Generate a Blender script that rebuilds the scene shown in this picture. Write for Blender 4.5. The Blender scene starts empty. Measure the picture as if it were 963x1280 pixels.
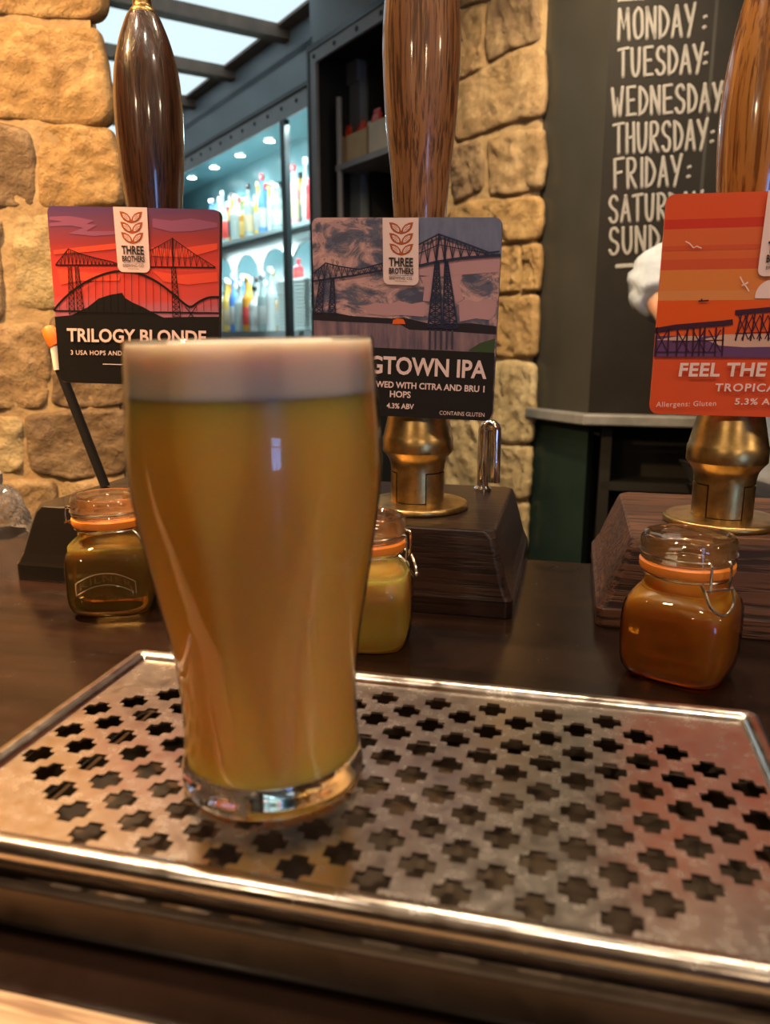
import bpy, bmesh, math, random
from mathutils import Vector, Matrix, noise
random.seed(7)
R = math.radians
# ------------------------------------------------------------------ camera, world, lights, exposure
F, PITCH, CH = 975.0, R(12.7), .19           # focal length in px of the 963x1280 frame, pitch, camera height over the bar top
sc = bpy.context.scene
C = sc.collection
cd = bpy.data.cameras.new('camera'); cam = bpy.data.objects.new('camera', cd); C.objects.link(cam)
cam.location = (0, 0, CH); cam.rotation_euler = (math.pi/2-PITCH, 0, 0)
cd.sensor_fit = 'VERTICAL'; cd.sensor_height = 36; cd.sensor_width = 36; cd.lens = F/1280*36
cd.clip_start = .01; cd.clip_end = 60
cd.dof.use_dof = True; cd.dof.focus_distance = .53; cd.dof.aperture_fstop = 11
sc.camera = cam
sc.view_settings.view_transform = 'Standard'; sc.view_settings.look = 'None'
sc.view_settings.gamma = 1; sc.view_settings.use_curve_mapping = False
sc.view_settings.exposure = 0.78
sc.cycles.use_denoising = True
sc.cycles.max_bounces = 12; sc.cycles.transparent_max_bounces = 16
sc.cycles.sample_clamp_indirect = 4
w = bpy.data.worlds.new('world'); sc.world = w; w.use_nodes = True
w.node_tree.nodes['Background'].inputs[0].default_value = (1, .72, .45, 1)
w.node_tree.nodes['Background'].inputs[1].default_value = .06

def lamp(name, kind, loc, power, color, size=.1, target=None, spot=None, blend=.5, size_y=None):
    l = bpy.data.lights.new(name, kind); l.energy = power; l.color = color
    if kind == 'AREA':
        l.shape = 'DISK' if size_y is None else 'RECTANGLE'; l.size = size
        if size_y: l.size_y = size_y
    else: l.shadow_soft_size = size
    if kind == 'SPOT': l.spot_size = R(spot); l.spot_blend = blend
    o = bpy.data.objects.new(name, l); C.objects.link(o); o.location = loc
    if target is not None:
        o.rotation_euler = (Vector(target)-Vector(loc)).to_track_quat('-Z', 'Y').to_euler()
    return o
WARM = (1, .74, .48); WARM2 = (1, .82, .62)
lamp('pillar_spot', 'SPOT', (-1.0, .25, 1.10), 105, (1, .60, .25), .05, (-.52, 1.05, .30), 62, .8)
lamp('bar_fill_lamp', 'AREA', (-.55, .10, 1.38), 4.2, WARM2, .12)  # unseen lamps added above the bar for front light
lamp('bar_fill_lamp', 'AREA', (.12, -.12, 1.38), 3.2, WARM2, .12)
lamp('bar_fill_lamp', 'AREA', (.80, -.22, 1.38), 3.6, WARM2, .12)
for _u, _p in ((-.62, 8), (-.12, 5.5), (.40, 3.2)): lamp('pump_downlight', 'AREA', (_u*.972+.86*.233, -_u*.233+.86*.972, 1.38), _p, (1, .76, .50), .11)
lamp('corner_downlight', 'SPOT', (-.80, .60, 1.38), 230, (1, .56, .27), .06, (-.46, .50, 0), 42, .9)
lamp('room_fill_lamp', 'POINT', (-1.1, -1.3, .95), 9, WARM, .06)  # unseen point lamps added behind the camera as warm fill
lamp('room_fill_lamp', 'POINT', (.5, -1.8, .95), 9, WARM, .06)
lamp('room_fill_lamp', 'POINT', (1.6, -.6, .95), 8, WARM, .06)
lamp('servery_fill_spot', 'SPOT', (.15, 1.20, 1.38), 80, (1, .76, .44), .05, (.40, 2.2, .25), 70, .8)  # unseen spot aimed at the centre stone pillar
lamp('servery_fill_spot', 'SPOT', (.75, .95, 1.38), 7, (1, .82, .6), .05, (.75, 2.1, .5), 90, .8)  # unseen spot aimed at the chalkboard

# ------------------------------------------------------------------ frames
TH = R(13.5); CU, SU = math.cos(TH), math.sin(TH)
def T(u, v, z=0.): return Vector((u*CU+v*SU, -u*SU+v*CU, z))         # bar frame: u along the bar, v across it
def ray(px, py):
    a = (px-481.5)/F; b = (py-640)/F
    return Vector((a, math.cos(PITCH)-b*math.sin(PITCH), -math.sin(PITCH)-b*math.cos(PITCH)))
def on_v(px, py, v):                          # photograph measurement -> (u, z) on an upright plane parallel to the bar
    d = ray(px, py); t = v/(d.x*SU+d.y*CU); return (d.x*CU-d.y*SU)*t, CH+d.z*t
def on_y(px, py, y):
    d = ray(px, py); t = y/d.y; return d.x*t, CH+d.z*t
WO = Vector((-.305, 3.44, 0)); WS = Vector((.534, -.845, 0)).normalized(); WW = Vector((.845, .534, 0)).normalized()
def W(s, w, z): return WO+WS*s+WW*w+Vector((0, 0, z))                # back-bar frame: s towards the viewer, w into the wall
def on_w(px, py, w):
    d = ray(px, py); t = (w+WO.dot(WW))/(d.dot(WW)); p = d*t
    return (p-WO).dot(WS), CH+d.z*t

# ------------------------------------------------------------------ material helpers
def lin(r, g, b, k=1.0):
    f = lambda c: ((c/255)/12.92 if c/255 <= .04045 else ((c/255+.055)/1.055)**2.4)*k
    return (min(f(r), 1), min(f(g), 1), min(f(b), 1), 1)
class NT:
    def __init__(s, name):
        s.m = bpy.data.materials.new(name); s.m.use_nodes = True; s.n = s.m.node_tree.nodes; s.l = s.m.node_tree.links
        s.b = s.n['Principled BSDF']; s.out = s.n['Material Output']
    def node(s, t, **kw):
        n = s.n.new(t)
        for k, v in kw.items():
            if k.startswith('i_'): n.inputs[k[2:].replace('_', ' ')].default_value = v
            else: setattr(n, k, v)
        return n
    def link(s, a, b): s.l.new(a, b)
    def coords(s, scale=(1, 1, 1), kind='Object', rot=(0, 0, 0)):
        tc = s.node('ShaderNodeTexCoord'); mp = s.node('ShaderNodeMapping')
        mp.inputs['Scale'].default_value = scale; mp.inputs['Rotation'].default_value = rot
        s.link(tc.outputs[kind], mp.inputs['Vector']); return mp.outputs['Vector']
    def noise(s, vec, scale, detail=4, rough=.55, dist=0):
        n = s.node('ShaderNodeTexNoise'); n.inputs['Scale'].default_value = scale; n.inputs['Detail'].default_value = detail
        n.inputs['Roughness'].default_value = rough; n.inputs['Distortion'].default_value = dist
        s.link(vec, n.inputs['Vector']); return n.outputs['Fac']
    def ramp(s, fac, stops, interp='LINEAR'):
        r = s.node('ShaderNodeValToRGB'); cr = r.color_ramp; cr.interpolation = interp
        while len(cr.elements) < len(stops): cr.elements.new(.5)
        for e, (p, c) in zip(cr.elements, stops): e.position = p; e.color = c
        s.link(fac, r.inputs[0]); return r.outputs[0]
    def bump(s, h, strength=.3, dist=.002):
        b = s.node('ShaderNodeBump'); b.inputs['Strength'].default_value = strength; b.inputs['Distance'].default_value = dist
        s.link(h, b.inputs['Height']); s.link(b.outputs[0], s.b.inputs['Normal'])
def set_(m, **kw):
    for k, v in kw.items(): m.b.inputs[k.replace('_', ' ')].default_value = v
def plain(name, col, rough=.5, metal=0, coat=0, spec=.5):
    m = NT(name); set_(m, Base_Color=col, Roughness=rough, Metallic=metal, Coat_Weight=coat, Specular_IOR_Level=spec); return m.m
def varied(name, c1, c2, scale, rough=.5, metal=0, bump=.2, dist=.002, stretch=(1, 1, 1), coat=0, rr=None, detail=5, coat_rough=.05):
    m = NT(name); v = m.coords(stretch); f = m.noise(v, scale, detail)
    m.link(m.ramp(f, [(.3, c1), (.7, c2)]), m.b.inputs['Base Color'])
    set_(m, Roughness=rough, Metallic=metal, Coat_Weight=coat, Coat_Roughness=coat_rough)
    if rr:
        f2 = m.noise(v, scale*1.7, 6); r = m.node('ShaderNodeMapRange'); r.inputs[3].default_value = rr[0]; r.inputs[4].default_value = rr[1]
        r.inputs[1].default_value = .3; r.inputs[2].default_value = .7
        m.link(f2, r.inputs[0]); m.link(r.outputs[0], m.b.inputs['Roughness'])
    if bump: m.bump(f, bump, dist)
    return m.m
def emit(name, col, k):
    m = NT(name); set_(m, Base_Color=(0, 0, 0, 1), Emission_Color=col, Emission_Strength=k); return m.m
def thin_glass(name, tint=(1, 1, 1, 1), rough=.02, ior=1.45, body=0.0, bodycol=(1, 1, 1, 1)):
    m = NT(name); m.n.remove(m.b)
    tr = m.node('ShaderNodeBsdfTransparent'); tr.inputs[0].default_value = tint
    gl = m.node('ShaderNodeBsdfGlossy'); gl.inputs['Roughness'].default_value = rough
    fr = m.node('ShaderNodeFresnel'); fr.inputs[0].default_value = ior
    mx = m.node('ShaderNodeMixShader'); m.link(fr.outputs[0], mx.inputs[0]); m.link(tr.outputs[0], mx.inputs[1]); m.link(gl.outputs[0], mx.inputs[2])
    last = mx
    if body:
        df = m.node('ShaderNodeBsdfTranslucent'); df.inputs[0].default_value = bodycol
        m2 = m.node('ShaderNodeMixShader'); m2.inputs[0].default_value = body
        m.link(mx.outputs[0], m2.inputs[1]); m.link(df.outputs[0], m2.inputs[2]); last = m2
    m.link(last.outputs[0], m.out.inputs[0]); return m.m
def solid_glass(name, col=(1, 1, 1, 1), rough=0, ior=1.48):
    m = NT(name); set_(m, Base_Color=col, Roughness=rough, IOR=ior, Transmission_Weight=1); return m.m
def wood(name, dark, light, pore, rough=.3, coat=.6, axis='z', scale=1.0, bump=.25):
    m = NT(name); st = {'z': (1, 1, .035), 'x': (.05, 1, 1)}[axis]
    v = m.coords(st); f = m.noise(v, 55*scale, 5, .6, .6); f2 = m.noise(v, 480*scale, 3, .6)
    base = m.ramp(f, [(.3, dark), (.68, light)])
    pm = m.ramp(f2, [(.40, (0, 0, 0, 1)), (.52, (1, 1, 1, 1))])
    mx = m.node('ShaderNodeMix', data_type='RGBA'); m.link(pm, mx.inputs[0]); mx.inputs[6].default_value = pore
    m.link(base, mx.inputs[7]); m.link(mx.outputs[2], m.b.inputs['Base Color'])
    set_(m, Roughness=rough, Coat_Weight=coat, Coat_Roughness=.09, Specular_IOR_Level=.4)
    m.bump(pm, bump, .0006); return m.m

# ------------------------------------------------------------------ mesh helpers
def mesh_obj(name, verts, faces, mat, parent=None, smooth=False, loc=None, kind=None, label=None):
    me = bpy.data.meshes.new(name); me.from_pydata([tuple(v) for v in verts], [], faces); me.update()
    bm = bmesh.new(); bm.from_mesh(me); bmesh.ops.recalc_face_normals(bm, faces=bm.faces); bm.to_mesh(me); bm.free()
    return link(name, me, mat, parent, smooth, kind, label)
def link(name, me, mat, parent=None, smooth=False, kind=None, label=None):
    o = bpy.data.objects.new(name, me); C.objects.link(o)
    if mat and not me.materials: me.materials.append(mat)
    if smooth:
        for p in me.polygons: p.use_smooth = True
        if name != 'stone': me.set_sharp_from_angle(angle=R(33))
    if parent is not None:
        o.parent = parent
    if kind: o['kind'] = kind
    if label: o['label'] = label
    return o
def tag(o, label, cat, group=None):
    o['label'] = label; o['category'] = cat
    if group: o['group'] = group
    return o
def empty(name, loc=(0, 0, 0), rz=0, label=None, cat=None, group=None):
    o = bpy.data.objects.new(name, None); C.objects.link(o); o.location = loc; o.rotation_euler = (0, 0, rz); o.empty_display_size = .02
    if label: tag(o, label, cat, group)
    return o
def copy_tree(o, parent=None):
    kids = list(o.children); c = o.copy(); C.objects.link(c); c.parent = parent
    for k in kids: copy_tree(k, c)
    return c
def lathe(profile, n=48, cap0=True, cap1=True):
    V, Fc = [], []
    for r, z in profile:
        for i in range(n):
            a = 2*math.pi*i/n; V.append((r*math.cos(a), r*math.sin(a), z))
    for j in range(len(profile)-1):
        for i in range(n):
            k = (i+1) % n; Fc.append((j*n+i, j*n+k, (j+1)*n+k, (j+1)*n+i))
    if cap0: Fc.append(tuple(range(n-1, -1, -1)))
    if cap1: Fc.append(tuple((len(profile)-1)*n+i for i in range(n)))
    return V, Fc
def shell(profile, n=64):                     # closed loop profile (outer up, inner down)
    V, Fc = [], []; m = len(profile)
    for r, z in profile:
        for i in range(n):
            a = 2*math.pi*i/n; V.append((r*math.cos(a), r*math.sin(a), z))
    for j in range(m):
        for i in range(n):
            k = (i+1) % n; j2 = (j+1) % m; Fc.append((j*n+i, j*n+k, j2*n+k, j2*n+i))
    return V, Fc
def smooth_profile(pts, per=6):               # Catmull-Rom through (r, z) points
    out = []
    P = [pts[0]]+list(pts)+[pts[-1]]
    for i in range(1, len(P)-2):
        for k in range(per):
            t = k/per; p0, p1, p2, p3 = (Vector(P[i+q]) for q in (-1, 0, 1, 2))
            out.append(tuple(.5*((2*p1)+(-p0+p2)*t+(2*p0-5*p1+4*p2-p3)*t*t+(-p0+3*p1-3*p2+p3)*t**3)))
    out.append(tuple(pts[-1])); return out
def tube(points, r, n=8, closed=False):
    P = [Vector(p) for p in points]; V, Fc = [], []; m = len(P)
    up = None
    for i, p in enumerate(P):
        a = P[i-1] if (i > 0 or closed) else p; b = P[(i+1) % m] if (i < m-1 or closed) else p
        t = (b-a).normalized()
        if up is None: up = t.orthogonal().normalized()
        up = (up-t*up.dot(t)).normalized(); sd = t.cross(up)
        rr = r[i] if isinstance(r, (list, tuple)) else r
        for k in range(n):
            an = 2*math.pi*k/n; V.append(p+up*math.cos(an)*rr+sd*math.sin(an)*rr)
    for i in range(m if closed else m-1):
        j = (i+1) % m
        for k in range(n):
            q = (k+1) % n; Fc.append((i*n+k, i*n+q, j*n+q, j*n+k))
    if not closed: Fc.append(tuple(range(n))); Fc.append(tuple((m-1)*n+k for k in range(n)))
    return V, Fc
def bez(pts, per=8):
    out = []; P = [Vector(pts[0])]+[Vector(p) for p in pts]+[Vector(pts[-1])]
    for i in range(1, len(P)-2):
        for k in range(per):
            t = k/per; p0, p1, p2, p3 = P[i-1], P[i], P[i+1], P[i+2]
            out.append(.5*((2*p1)+(-p0+p2)*t+(2*p0-5*p1+4*p2-p3)*t*t+(-p0+3*p1-3*p2+p3)*t**3))
    out.append(P[-1]); return out
def boxv(x0, x1, y0, y1, z0, z1):
    V = [(x, y, z) for z in (z0, z1) for y in (y0, y1) for x in (x0, x1)]
    return V, [(0, 2, 3, 1), (4, 5, 7, 6), (0, 1, 5, 4), (2, 6, 7, 3), (0, 4, 6, 2), (1, 3, 7, 5)]
def frame_box(fn, a0, a1, b0, b1, z0, z1):    # box in the T or W frame
    V, Fc = boxv(a0, a1, b0, b1, z0, z1); return [fn(*v) for v in V], Fc
def join(*parts):
    V, Fc = [], []
    for v, f in parts:
        k = len(V); V += list(v); Fc += [tuple(i+k for i in q) for q in f]
    return V, Fc
def bevel(o, wdt=.002, seg=2):
    m = o.modifiers.new('bevel', 'BEVEL'); m.width = wdt; m.segments = seg; m.limit_method = 'ANGLE'; m.angle_limit = R(40); return o
def centre(o):                                # put the object's origin at the middle of its base
    vs = [v.co for v in o.data.vertices]
    c = Vector(((min(v.x for v in vs)+max(v.x for v in vs))/2, (min(v.y for v in vs)+max(v.y for v in vs))/2, min(v.z for v in vs)))
    o.data.transform(Matrix.Translation(-c)); o.location = c; return o

# ------------------------------------------------------------------ materials
M = {}
M['counter'] = None
def counter_mat():
    m = NT('dark_bar_wood'); v = m.coords((.25, 3, 1)); f = m.noise(v, 16, 6, .6, .3)
    m.link(m.ramp(f, [(.3, (.005, .0026, .0018, 1)), (.75, (.020, .0095, .006, 1))]), m.b.inputs['Base Color'])
    v2 = m.coords((1, 1, 1)); f2 = m.noise(v2, 45, 8, .7); r = m.node('ShaderNodeMapRange')
    r.inputs[1].default_value = .35; r.inputs[2].default_value = .7; r.inputs[3].default_value = .16; r.inputs[4].default_value = .29
    m.link(f2, r.inputs[0]); m.link(r.outputs[0], m.b.inputs['Roughness']); set_(m, Specular_IOR_Level=.45)
    f3 = m.noise(m.coords((1, 6, 1)), 160, 4, .6); m.bump(f3, .06, .0008); return m.m
M['counter'] = counter_mat()
def steel_mat(name, base, r0, r1, sc_=30):
    m = NT(name); v = m.coords((1, 1, 1)); f = m.noise(v, sc_, 7, .65, .4)
    m.link(m.ramp(f, [(.3, tuple(c*.86 for c in base[:3])+(1,)), (.65, base)]), m.b.inputs['Base Color'])
    f2 = m.noise(v, sc_*2.3, 8, .7); r = m.node('ShaderNodeMapRange'); r.inputs[1].default_value = .35; r.inputs[2].default_value = .68
    r.inputs[3].default_value = r0; r.inputs[4].default_value = r1; m.link(f2, r.inputs[0]); m.link(r.outputs[0], m.b.inputs['Roughness'])
    set_(m, Metallic=1); f3 = m.noise(v, 9, 3); m.bump(f3, .12, .004); return m.m
M['steel'] = steel_mat('worn_steel', (.68, .63, .585, 1), .20, .30, 60)
M['steel_rim'] = steel_mat('rim_steel', (.55, .50, .45, 1), .14, .30, 40)
M['steel_dark'] = steel_mat('darkened_steel', (.20, .16, .125, 1), .3, .5)
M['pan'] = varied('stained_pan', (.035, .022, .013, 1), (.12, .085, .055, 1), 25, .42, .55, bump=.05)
M['chrome'] = plain('chrome', (.75, .75, .75, 1), .08, 1)
M['wire'] = plain('clip_wire', (.62, .58, .52, 1), .2, 1)
def brass_mat():
    m = NT('worn_brass'); v = m.coords((1, 1, 1)); f = m.noise(v, 60, 6, .65)
    m.link(m.ramp(f, [(.32, (.30, .19, .07, 1)), (.66, (.62, .42, .16, 1))]), m.b.inputs['Base Color'])
    f2 = m.noise(m.coords((1, 1, 8)), 40, 5); r = m.node('ShaderNodeMapRange'); r.inputs[3].default_value = .24; r.inputs[4].default_value = .44
    m.link(f2, r.inputs[0]); m.link(r.outputs[0], m.b.inputs['Roughness']); set_(m, Metallic=1); return m.m
M['brass'] = brass_mat()
M['brass_slot'] = plain('brass_slot', (.03, .02, .012, 1), .6, .6)
M['handle_dark'] = wood('dark_turned_wood', (.030, .010, .004, 1), (.075, .026, .010, 1), (.018, .007, .003, 1), .28, .8)
M['handle_oak'] = wood('oak_turned_wood', (.17, .062, .020, 1), (.33, .14, .050, 1), (.085, .033, .013, 1), .34, .55)
M['handle_amber'] = wood('amber_turned_wood', (.27, .095, .018, 1), (.48, .20, .045, 1), (.16, .055, .014, 1), .22, 1, scale=.7, bump=.1)
M['box_mahogany'] = wood('mahogany_box', (.011, .005, .0035, 1), (.026, .0105, .0065, 1), (.008, .0035, .0025, 1), .36, .15, 'x', .6)
M['box_black'] = plain('black_lacquer_box', (.010, .008, .006, 1), .25, 0, .4)
M['box_red'] = wood('worn_red_wood', (.045, .015, .007, 1), (.13, .050, .023, 1), (.022, .008, .004, 1), .62, .03, 'x', .5, .5)
M['black'] = plain('matt_black', (.004, .0035, .003, 1), .7)
M['black_plastic'] = plain('black_plastic', (.01, .009, .008, 1), .4)
M['orange_plastic'] = plain('orange_plastic', (.9, .16, .012, 1), .4)
M['white_plastic'] = plain('white_plastic', (.8, .72, .62, 1), .4)

# ------------------------------------------------------------------ the room shell
FL, CE = -1.06, 1.50
def struct(name, V, Fc, mat, smooth=False): return mesh_obj(name, V, Fc, mat, None, smooth, kind='structure')
M['floor'] = varied('floor_boards', (.05, .028, .016, 1), (.10, .055, .03, 1), 6, .4, stretch=(.3, 3, 1))
M['plaster'] = varied('cream_plaster', (.50, .40, .28, 1), (.58, .47, .34, 1), 4, .8)
M['plaster_dark'] = varied('dark_plaster', (.16, .10, .06, 1), (.22, .14, .085, 1), 4, .7)
struct('floor', *boxv(-4, 4.2, -4, 9.5, FL-.1, FL), M['floor'])
struct('ceiling', *boxv(-4, 4.2, -4, 9.5, CE+.02, CE+.1), M['plaster'])
struct('wall_left', *boxv(-4.1, -4, -4, 9.5, FL, CE+.02), M['plaster_dark'])
struct('wall_right', *boxv(4.2, 4.3, -4, 9.5, FL, CE+.02), M['plaster_dark'])
struct('wall_front', *boxv(-4, 4.2, -4.1, -4, FL, CE+.02), M['plaster_dark'])
struct('wall_back', *boxv(-4, 4.2, 9.5, 9.6, FL, CE+.02), M['plaster_dark'])
# the pub window behind the viewer
M['daylight'] = emit('window_daylight', (.22, .45, 1, 1), 9)
M['frame_wood'] = plain('window_frame_wood', (.06, .03, .018, 1), .4)
wn = empty('window_1', (0, 0, 0)); wn['kind'] = 'structure'
for i, x0 in enumerate((1.70, 2.05)):
    mesh_obj('pane', *boxv(x0, x0+.30, -3.995, -3.985, -.55, .30), M['daylight'], wn)
mesh_obj('window_frame', *join(*[boxv(a, b, -3.999, -3.96, -.60, .35) for a, b in ((1.65, 1.70), (2.0, 2.05), (2.35, 2.40))],
         boxv(1.65, 2.40, -3.999, -3.96, -.60, -.55), boxv(1.65, 2.40, -3.999, -3.96, .30, .35), boxv(1.65, 2.40, -3.999, -3.965, .12, .15)), M['frame_wood'], wn)

# ------------------------------------------------------------------ the bar counter
ct = empty('bar_counter', T(0, .3, 0), -TH, 'long dark varnished wooden bar counter under the drip tray', 'counter')
def under(o, root):
    bpy.context.view_layer.update(); o.parent = root; o.matrix_parent_inverse = root.matrix_world.inverted(); return o
o = mesh_obj('worktop', *boxv(-1.6, 1.6, -.1365, .365, -.045, 0), M['counter'], ct)
M['rail'] = wood('lit_counter_strip', (.40, .27, .15, 1), (.58, .41, .24, 1), (.22, .13, .07, 1), .5, .05, 'x', .5, .4)  # counter strip coloured paler where lamplight falls beyond the tray's shadow
o = mesh_obj('lit_front_strip', *boxv(-1.6, 1.6, -.178, -.137, -.045, .0), M['rail'], ct, label='front strip of the counter, coloured paler for lamplight')
mesh_obj('front_panel', *boxv(-1.58, 1.58, -.16, -.12, FL, -.045), M['box_mahogany'], ct)
mesh_obj('back_panel', *boxv(-1.58, 1.58, .29, .33, FL, -.045), M['box_mahogany'], ct)

# ------------------------------------------------------------------ drip tray
def curve_fill(name, outer, holes, thick):
    cu = bpy.data.curves.new(name, 'CURVE'); cu.dimensions = '2D'; cu.fill_mode = 'BOTH'; cu.extrude = thick/2
    for loop in [outer]+holes:
        sp = cu.splines.new('POLY'); sp.points.add(len(loop)-1)
        for p, q in zip(sp.points, loop): p.co = (q[0], q[1], 0, 1)
        sp.use_cyclic_u = True
    ob = bpy.data.objects.new(name, cu); me = bpy.data.meshes.new_from_object(ob); bpy.data.objects.remove(ob); return me
TU0, TU1, TV0, TV1 = -.211, .084, .181, .335
tu, tv = (TU0+TU1)/2, (TV0+TV1)/2; hw, hd = (TU1-TU0)/2, (TV1-TV0)/2
tray = empty('drip_tray', T(tu, tv, 0), -TH, 'stainless steel bar drip tray with cross shaped drain holes', 'drip tray')
ZP = .0315
def cross(cx, cy, a=.0058, b=.0027, rot=0):
    q = .0011
    base = [(a, -b), (a, b), (b+q, b), (b+q*.3, b+q*.3), (b, b+q), (b, a)]
    pts = []
    for k in range(4):
        c, s = math.cos(k*math.pi/2), math.sin(k*math.pi/2)
        pts += [(cx+x*c-y*s, cy+x*s+y*c) for x, y in base[1:]]
    return pts
holes = []
du, dv = .01196, .0098
for i in range(23):
    for j in range(13):
        if (i+j) % 2: continue
        ii, jj = min(i, 22-i), min(j, 12-j)
        if ii+jj < 3: continue
        holes.append(cross((i-11)*du+.0008-.0005, .2548+(6-j)*dv-tv))
rim_in = .0085
ow, od = hw-rim_in, hd-rim_in
me = curve_fill('perforated_plate', [(-ow, -od), (ow, -od), (ow, od), (-ow, od)], holes, .0010)
me.transform(Matrix.Translation((0, 0, ZP)))
link('perforated_plate', me, M['steel'], tray)
# rolled rim: section swept round a rounded rectangle
def ring_loft(sections, cx=0, cy=0, rad=.006, nseg=5):
    V, Fc = [], []; m = None
    for (inset, z) in sections:
        a, b = hw-inset, hd-inset; r = max(rad-inset*.6, .0012); loop = []
        for (sx, sy, a0) in ((1, 1, 0), (-1, 1, 90), (-1, -1, 180), (1, -1, 270)):
            for k in range(nseg+1):
                an = R(a0+90*k/nseg); loop.append((sx*(a-r)+r*math.cos(an), sy*(b-r)+r*math.sin(an), z))
        m = len(loop); V += loop
    for j in range(len(sections)-1):
        for i in range(m): k = (i+1) % m; Fc.append((j*m+i, j*m+k, (j+1)*m+k, (j+1)*m+i))
    return V, Fc
rim = [(.0092, ZP-.0006), (.0090, ZP+.0005), (.0078, ZP+.0020), (.0062, ZP+.0033), (.0040, ZP+.0037), (.0022, ZP+.0034), (.0009, ZP+.0024), (.0002, ZP+.0008), (.0, ZP-.0010), (.0004, ZP-.0028), (.0014, ZP-.0046), (.0030, ZP-.0060), (.0048, ZP-.0066), (.0050, ZP-.0058), (.0032, ZP-.0045), (.0020, ZP-.002)]
mesh_obj('rolled_rim', *ring_loft(rim), M['steel_rim'], tray, True)
mesh_obj('gap_shade_skirt', *ring_loft([(.0030, ZP-.004), (.0034, .0215), (.0042, .0215), (.0038, ZP-.004)]), M['steel_dark'], tray)  # dark band added to close the gap, standing for shade under the rim
pan = [(-.0012, .0200), (-.0014, .0210), (-.0008, .0217), (.0016, .0217), (.0018, .0205), (.0022, .008), (.004, .0045), (.030, .0045)]
V, Fc = ring_loft(pan); n0 = 24
Fc.append(tuple(range((len(pan)-1)*n0, len(pan)*n0)))
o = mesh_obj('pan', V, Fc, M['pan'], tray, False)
outer = [(-.0012, .0200), (.0012, .0185), (.0014, .006), (.003, .0022), (.03, .0022)]
V, Fc = ring_loft(outer); Fc.append(tuple(range((len(outer)-1)*n0, len(outer)*n0)))
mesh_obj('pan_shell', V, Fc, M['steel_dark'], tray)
V, Fc = join(*[boxv(x-.006, x+.006, y-.006, y+.006, 0, .0024) for x in (-hw+.03, hw-.03) for y in (-hd+.03, hd-.03)])
for x in (-hw+.03, hw-.03):
    for y in (-hd+.03, hd-.03): mesh_obj('foot', *lathe([(.007, .0022), (.0065, 0)], 16), M['black_plastic'], tray).location = (x, y, 0)

# ------------------------------------------------------------------ the pint of beer
G = T(-.1008, .2442, ZP+.0006)
gl = empty('pint_glass', G, 0, 'tall tulip pint glass of hazy amber beer on drip tray', 'beer glass')
gl.rotation_euler = (0, R(-1.1), 0)
gp_px = [(425, 156), (500, 157.5), (560, 159), (620, 154), (680, 142.5), (740, 129.5), (800, 117), (850, 110.5), (890, 108.5), (925, 110)]
prof = []
for py, h in gp_px:
    _, z = on_y(326, py, G.y); dep = G.y*math.cos(PITCH)-(z-CH)*math.sin(PITCH)
    prof.append((h*dep/F*.985, z-G.z))
prof = prof[::-1]
base_pts = [(.0300, 0), (.0318, .0012), (.0328, .0035), (.0329, .0070)]
outer = smooth_profile(base_pts+prof, 6)
GTOP = outer[-1][1]
TW = .0013
BZ = .0125                                      # thickness of the solid foot
up = [p for p in outer if p[1] >= BZ]
wall = [(r, z) for r, z in up]+[(up[-1][0]-TW*.5, GTOP+.0006)]+[(r-TW, z) for r, z in up[::-1]]
M['glass'] = thin_glass('pint_glass_wall')
M['glass_foot'] = solid_glass('pint_glass_foot', (.98, .97, .93, 1))
o = mesh_obj('glass_wall', *shell(wall, 96), M['glass'], gl, True)
foot = [p for p in outer if p[1] < BZ]+[(up[0][0], BZ)]
o = mesh_obj('glass_foot', *lathe(foot+[(foot[-1][0]-.002, BZ-.0012), (.012, BZ-.0030)], 96), M['glass_foot'], gl, True)
FOAM = on_y(330, 506, G.y-.038)[1]-G.z+.001
inn = [(r-TW*.55, z) for r, z in up]
beer = [(.0118, BZ-.0026), (inn[0][0]-.0004, BZ-.0004)]+[p for p in inn if BZ+.001 < p[1] < FOAM]
fr_ = [p for p in inn if p[1] > FOAM]
rF = beer[-1][0]
beer.append((rF, FOAM))
def beer_mat(name, col, radius, scale, rough, spec=.3):
    m = NT(name); set_(m, Base_Color=col, Roughness=rough, Subsurface_Weight=1, Subsurface_Radius=radius, Subsurface_Scale=scale, Specular_IOR_Level=spec, Subsurface_Anisotropy=.3)
    m.b.subsurface_method = 'RANDOM_WALK'; return m.m
M['beer'] = beer_mat('hazy_beer', (1.0, .535, .105, 1), (1.0, .52, .14), .036, .3)
M['foam'] = beer_mat('beer_foam', (.84, .70, .56, 1), (1, .8, .6), .008, .6)
mesh_obj('beer', *lathe(beer, 96), M['beer'], gl, True)
ft = [p for p in fr_ if p[1] < GTOP-.0006]
foam = [(rF, FOAM+.00005)]+ft+[(ft[-1][0]-.0006, GTOP-.0004), (ft[-1][0]-.006, GTOP-.0002), (.01, GTOP+.0004), (.001, GTOP+.0005)]
mesh_obj('foam', *lathe(foam, 96), M['foam'], gl, True)

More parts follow.
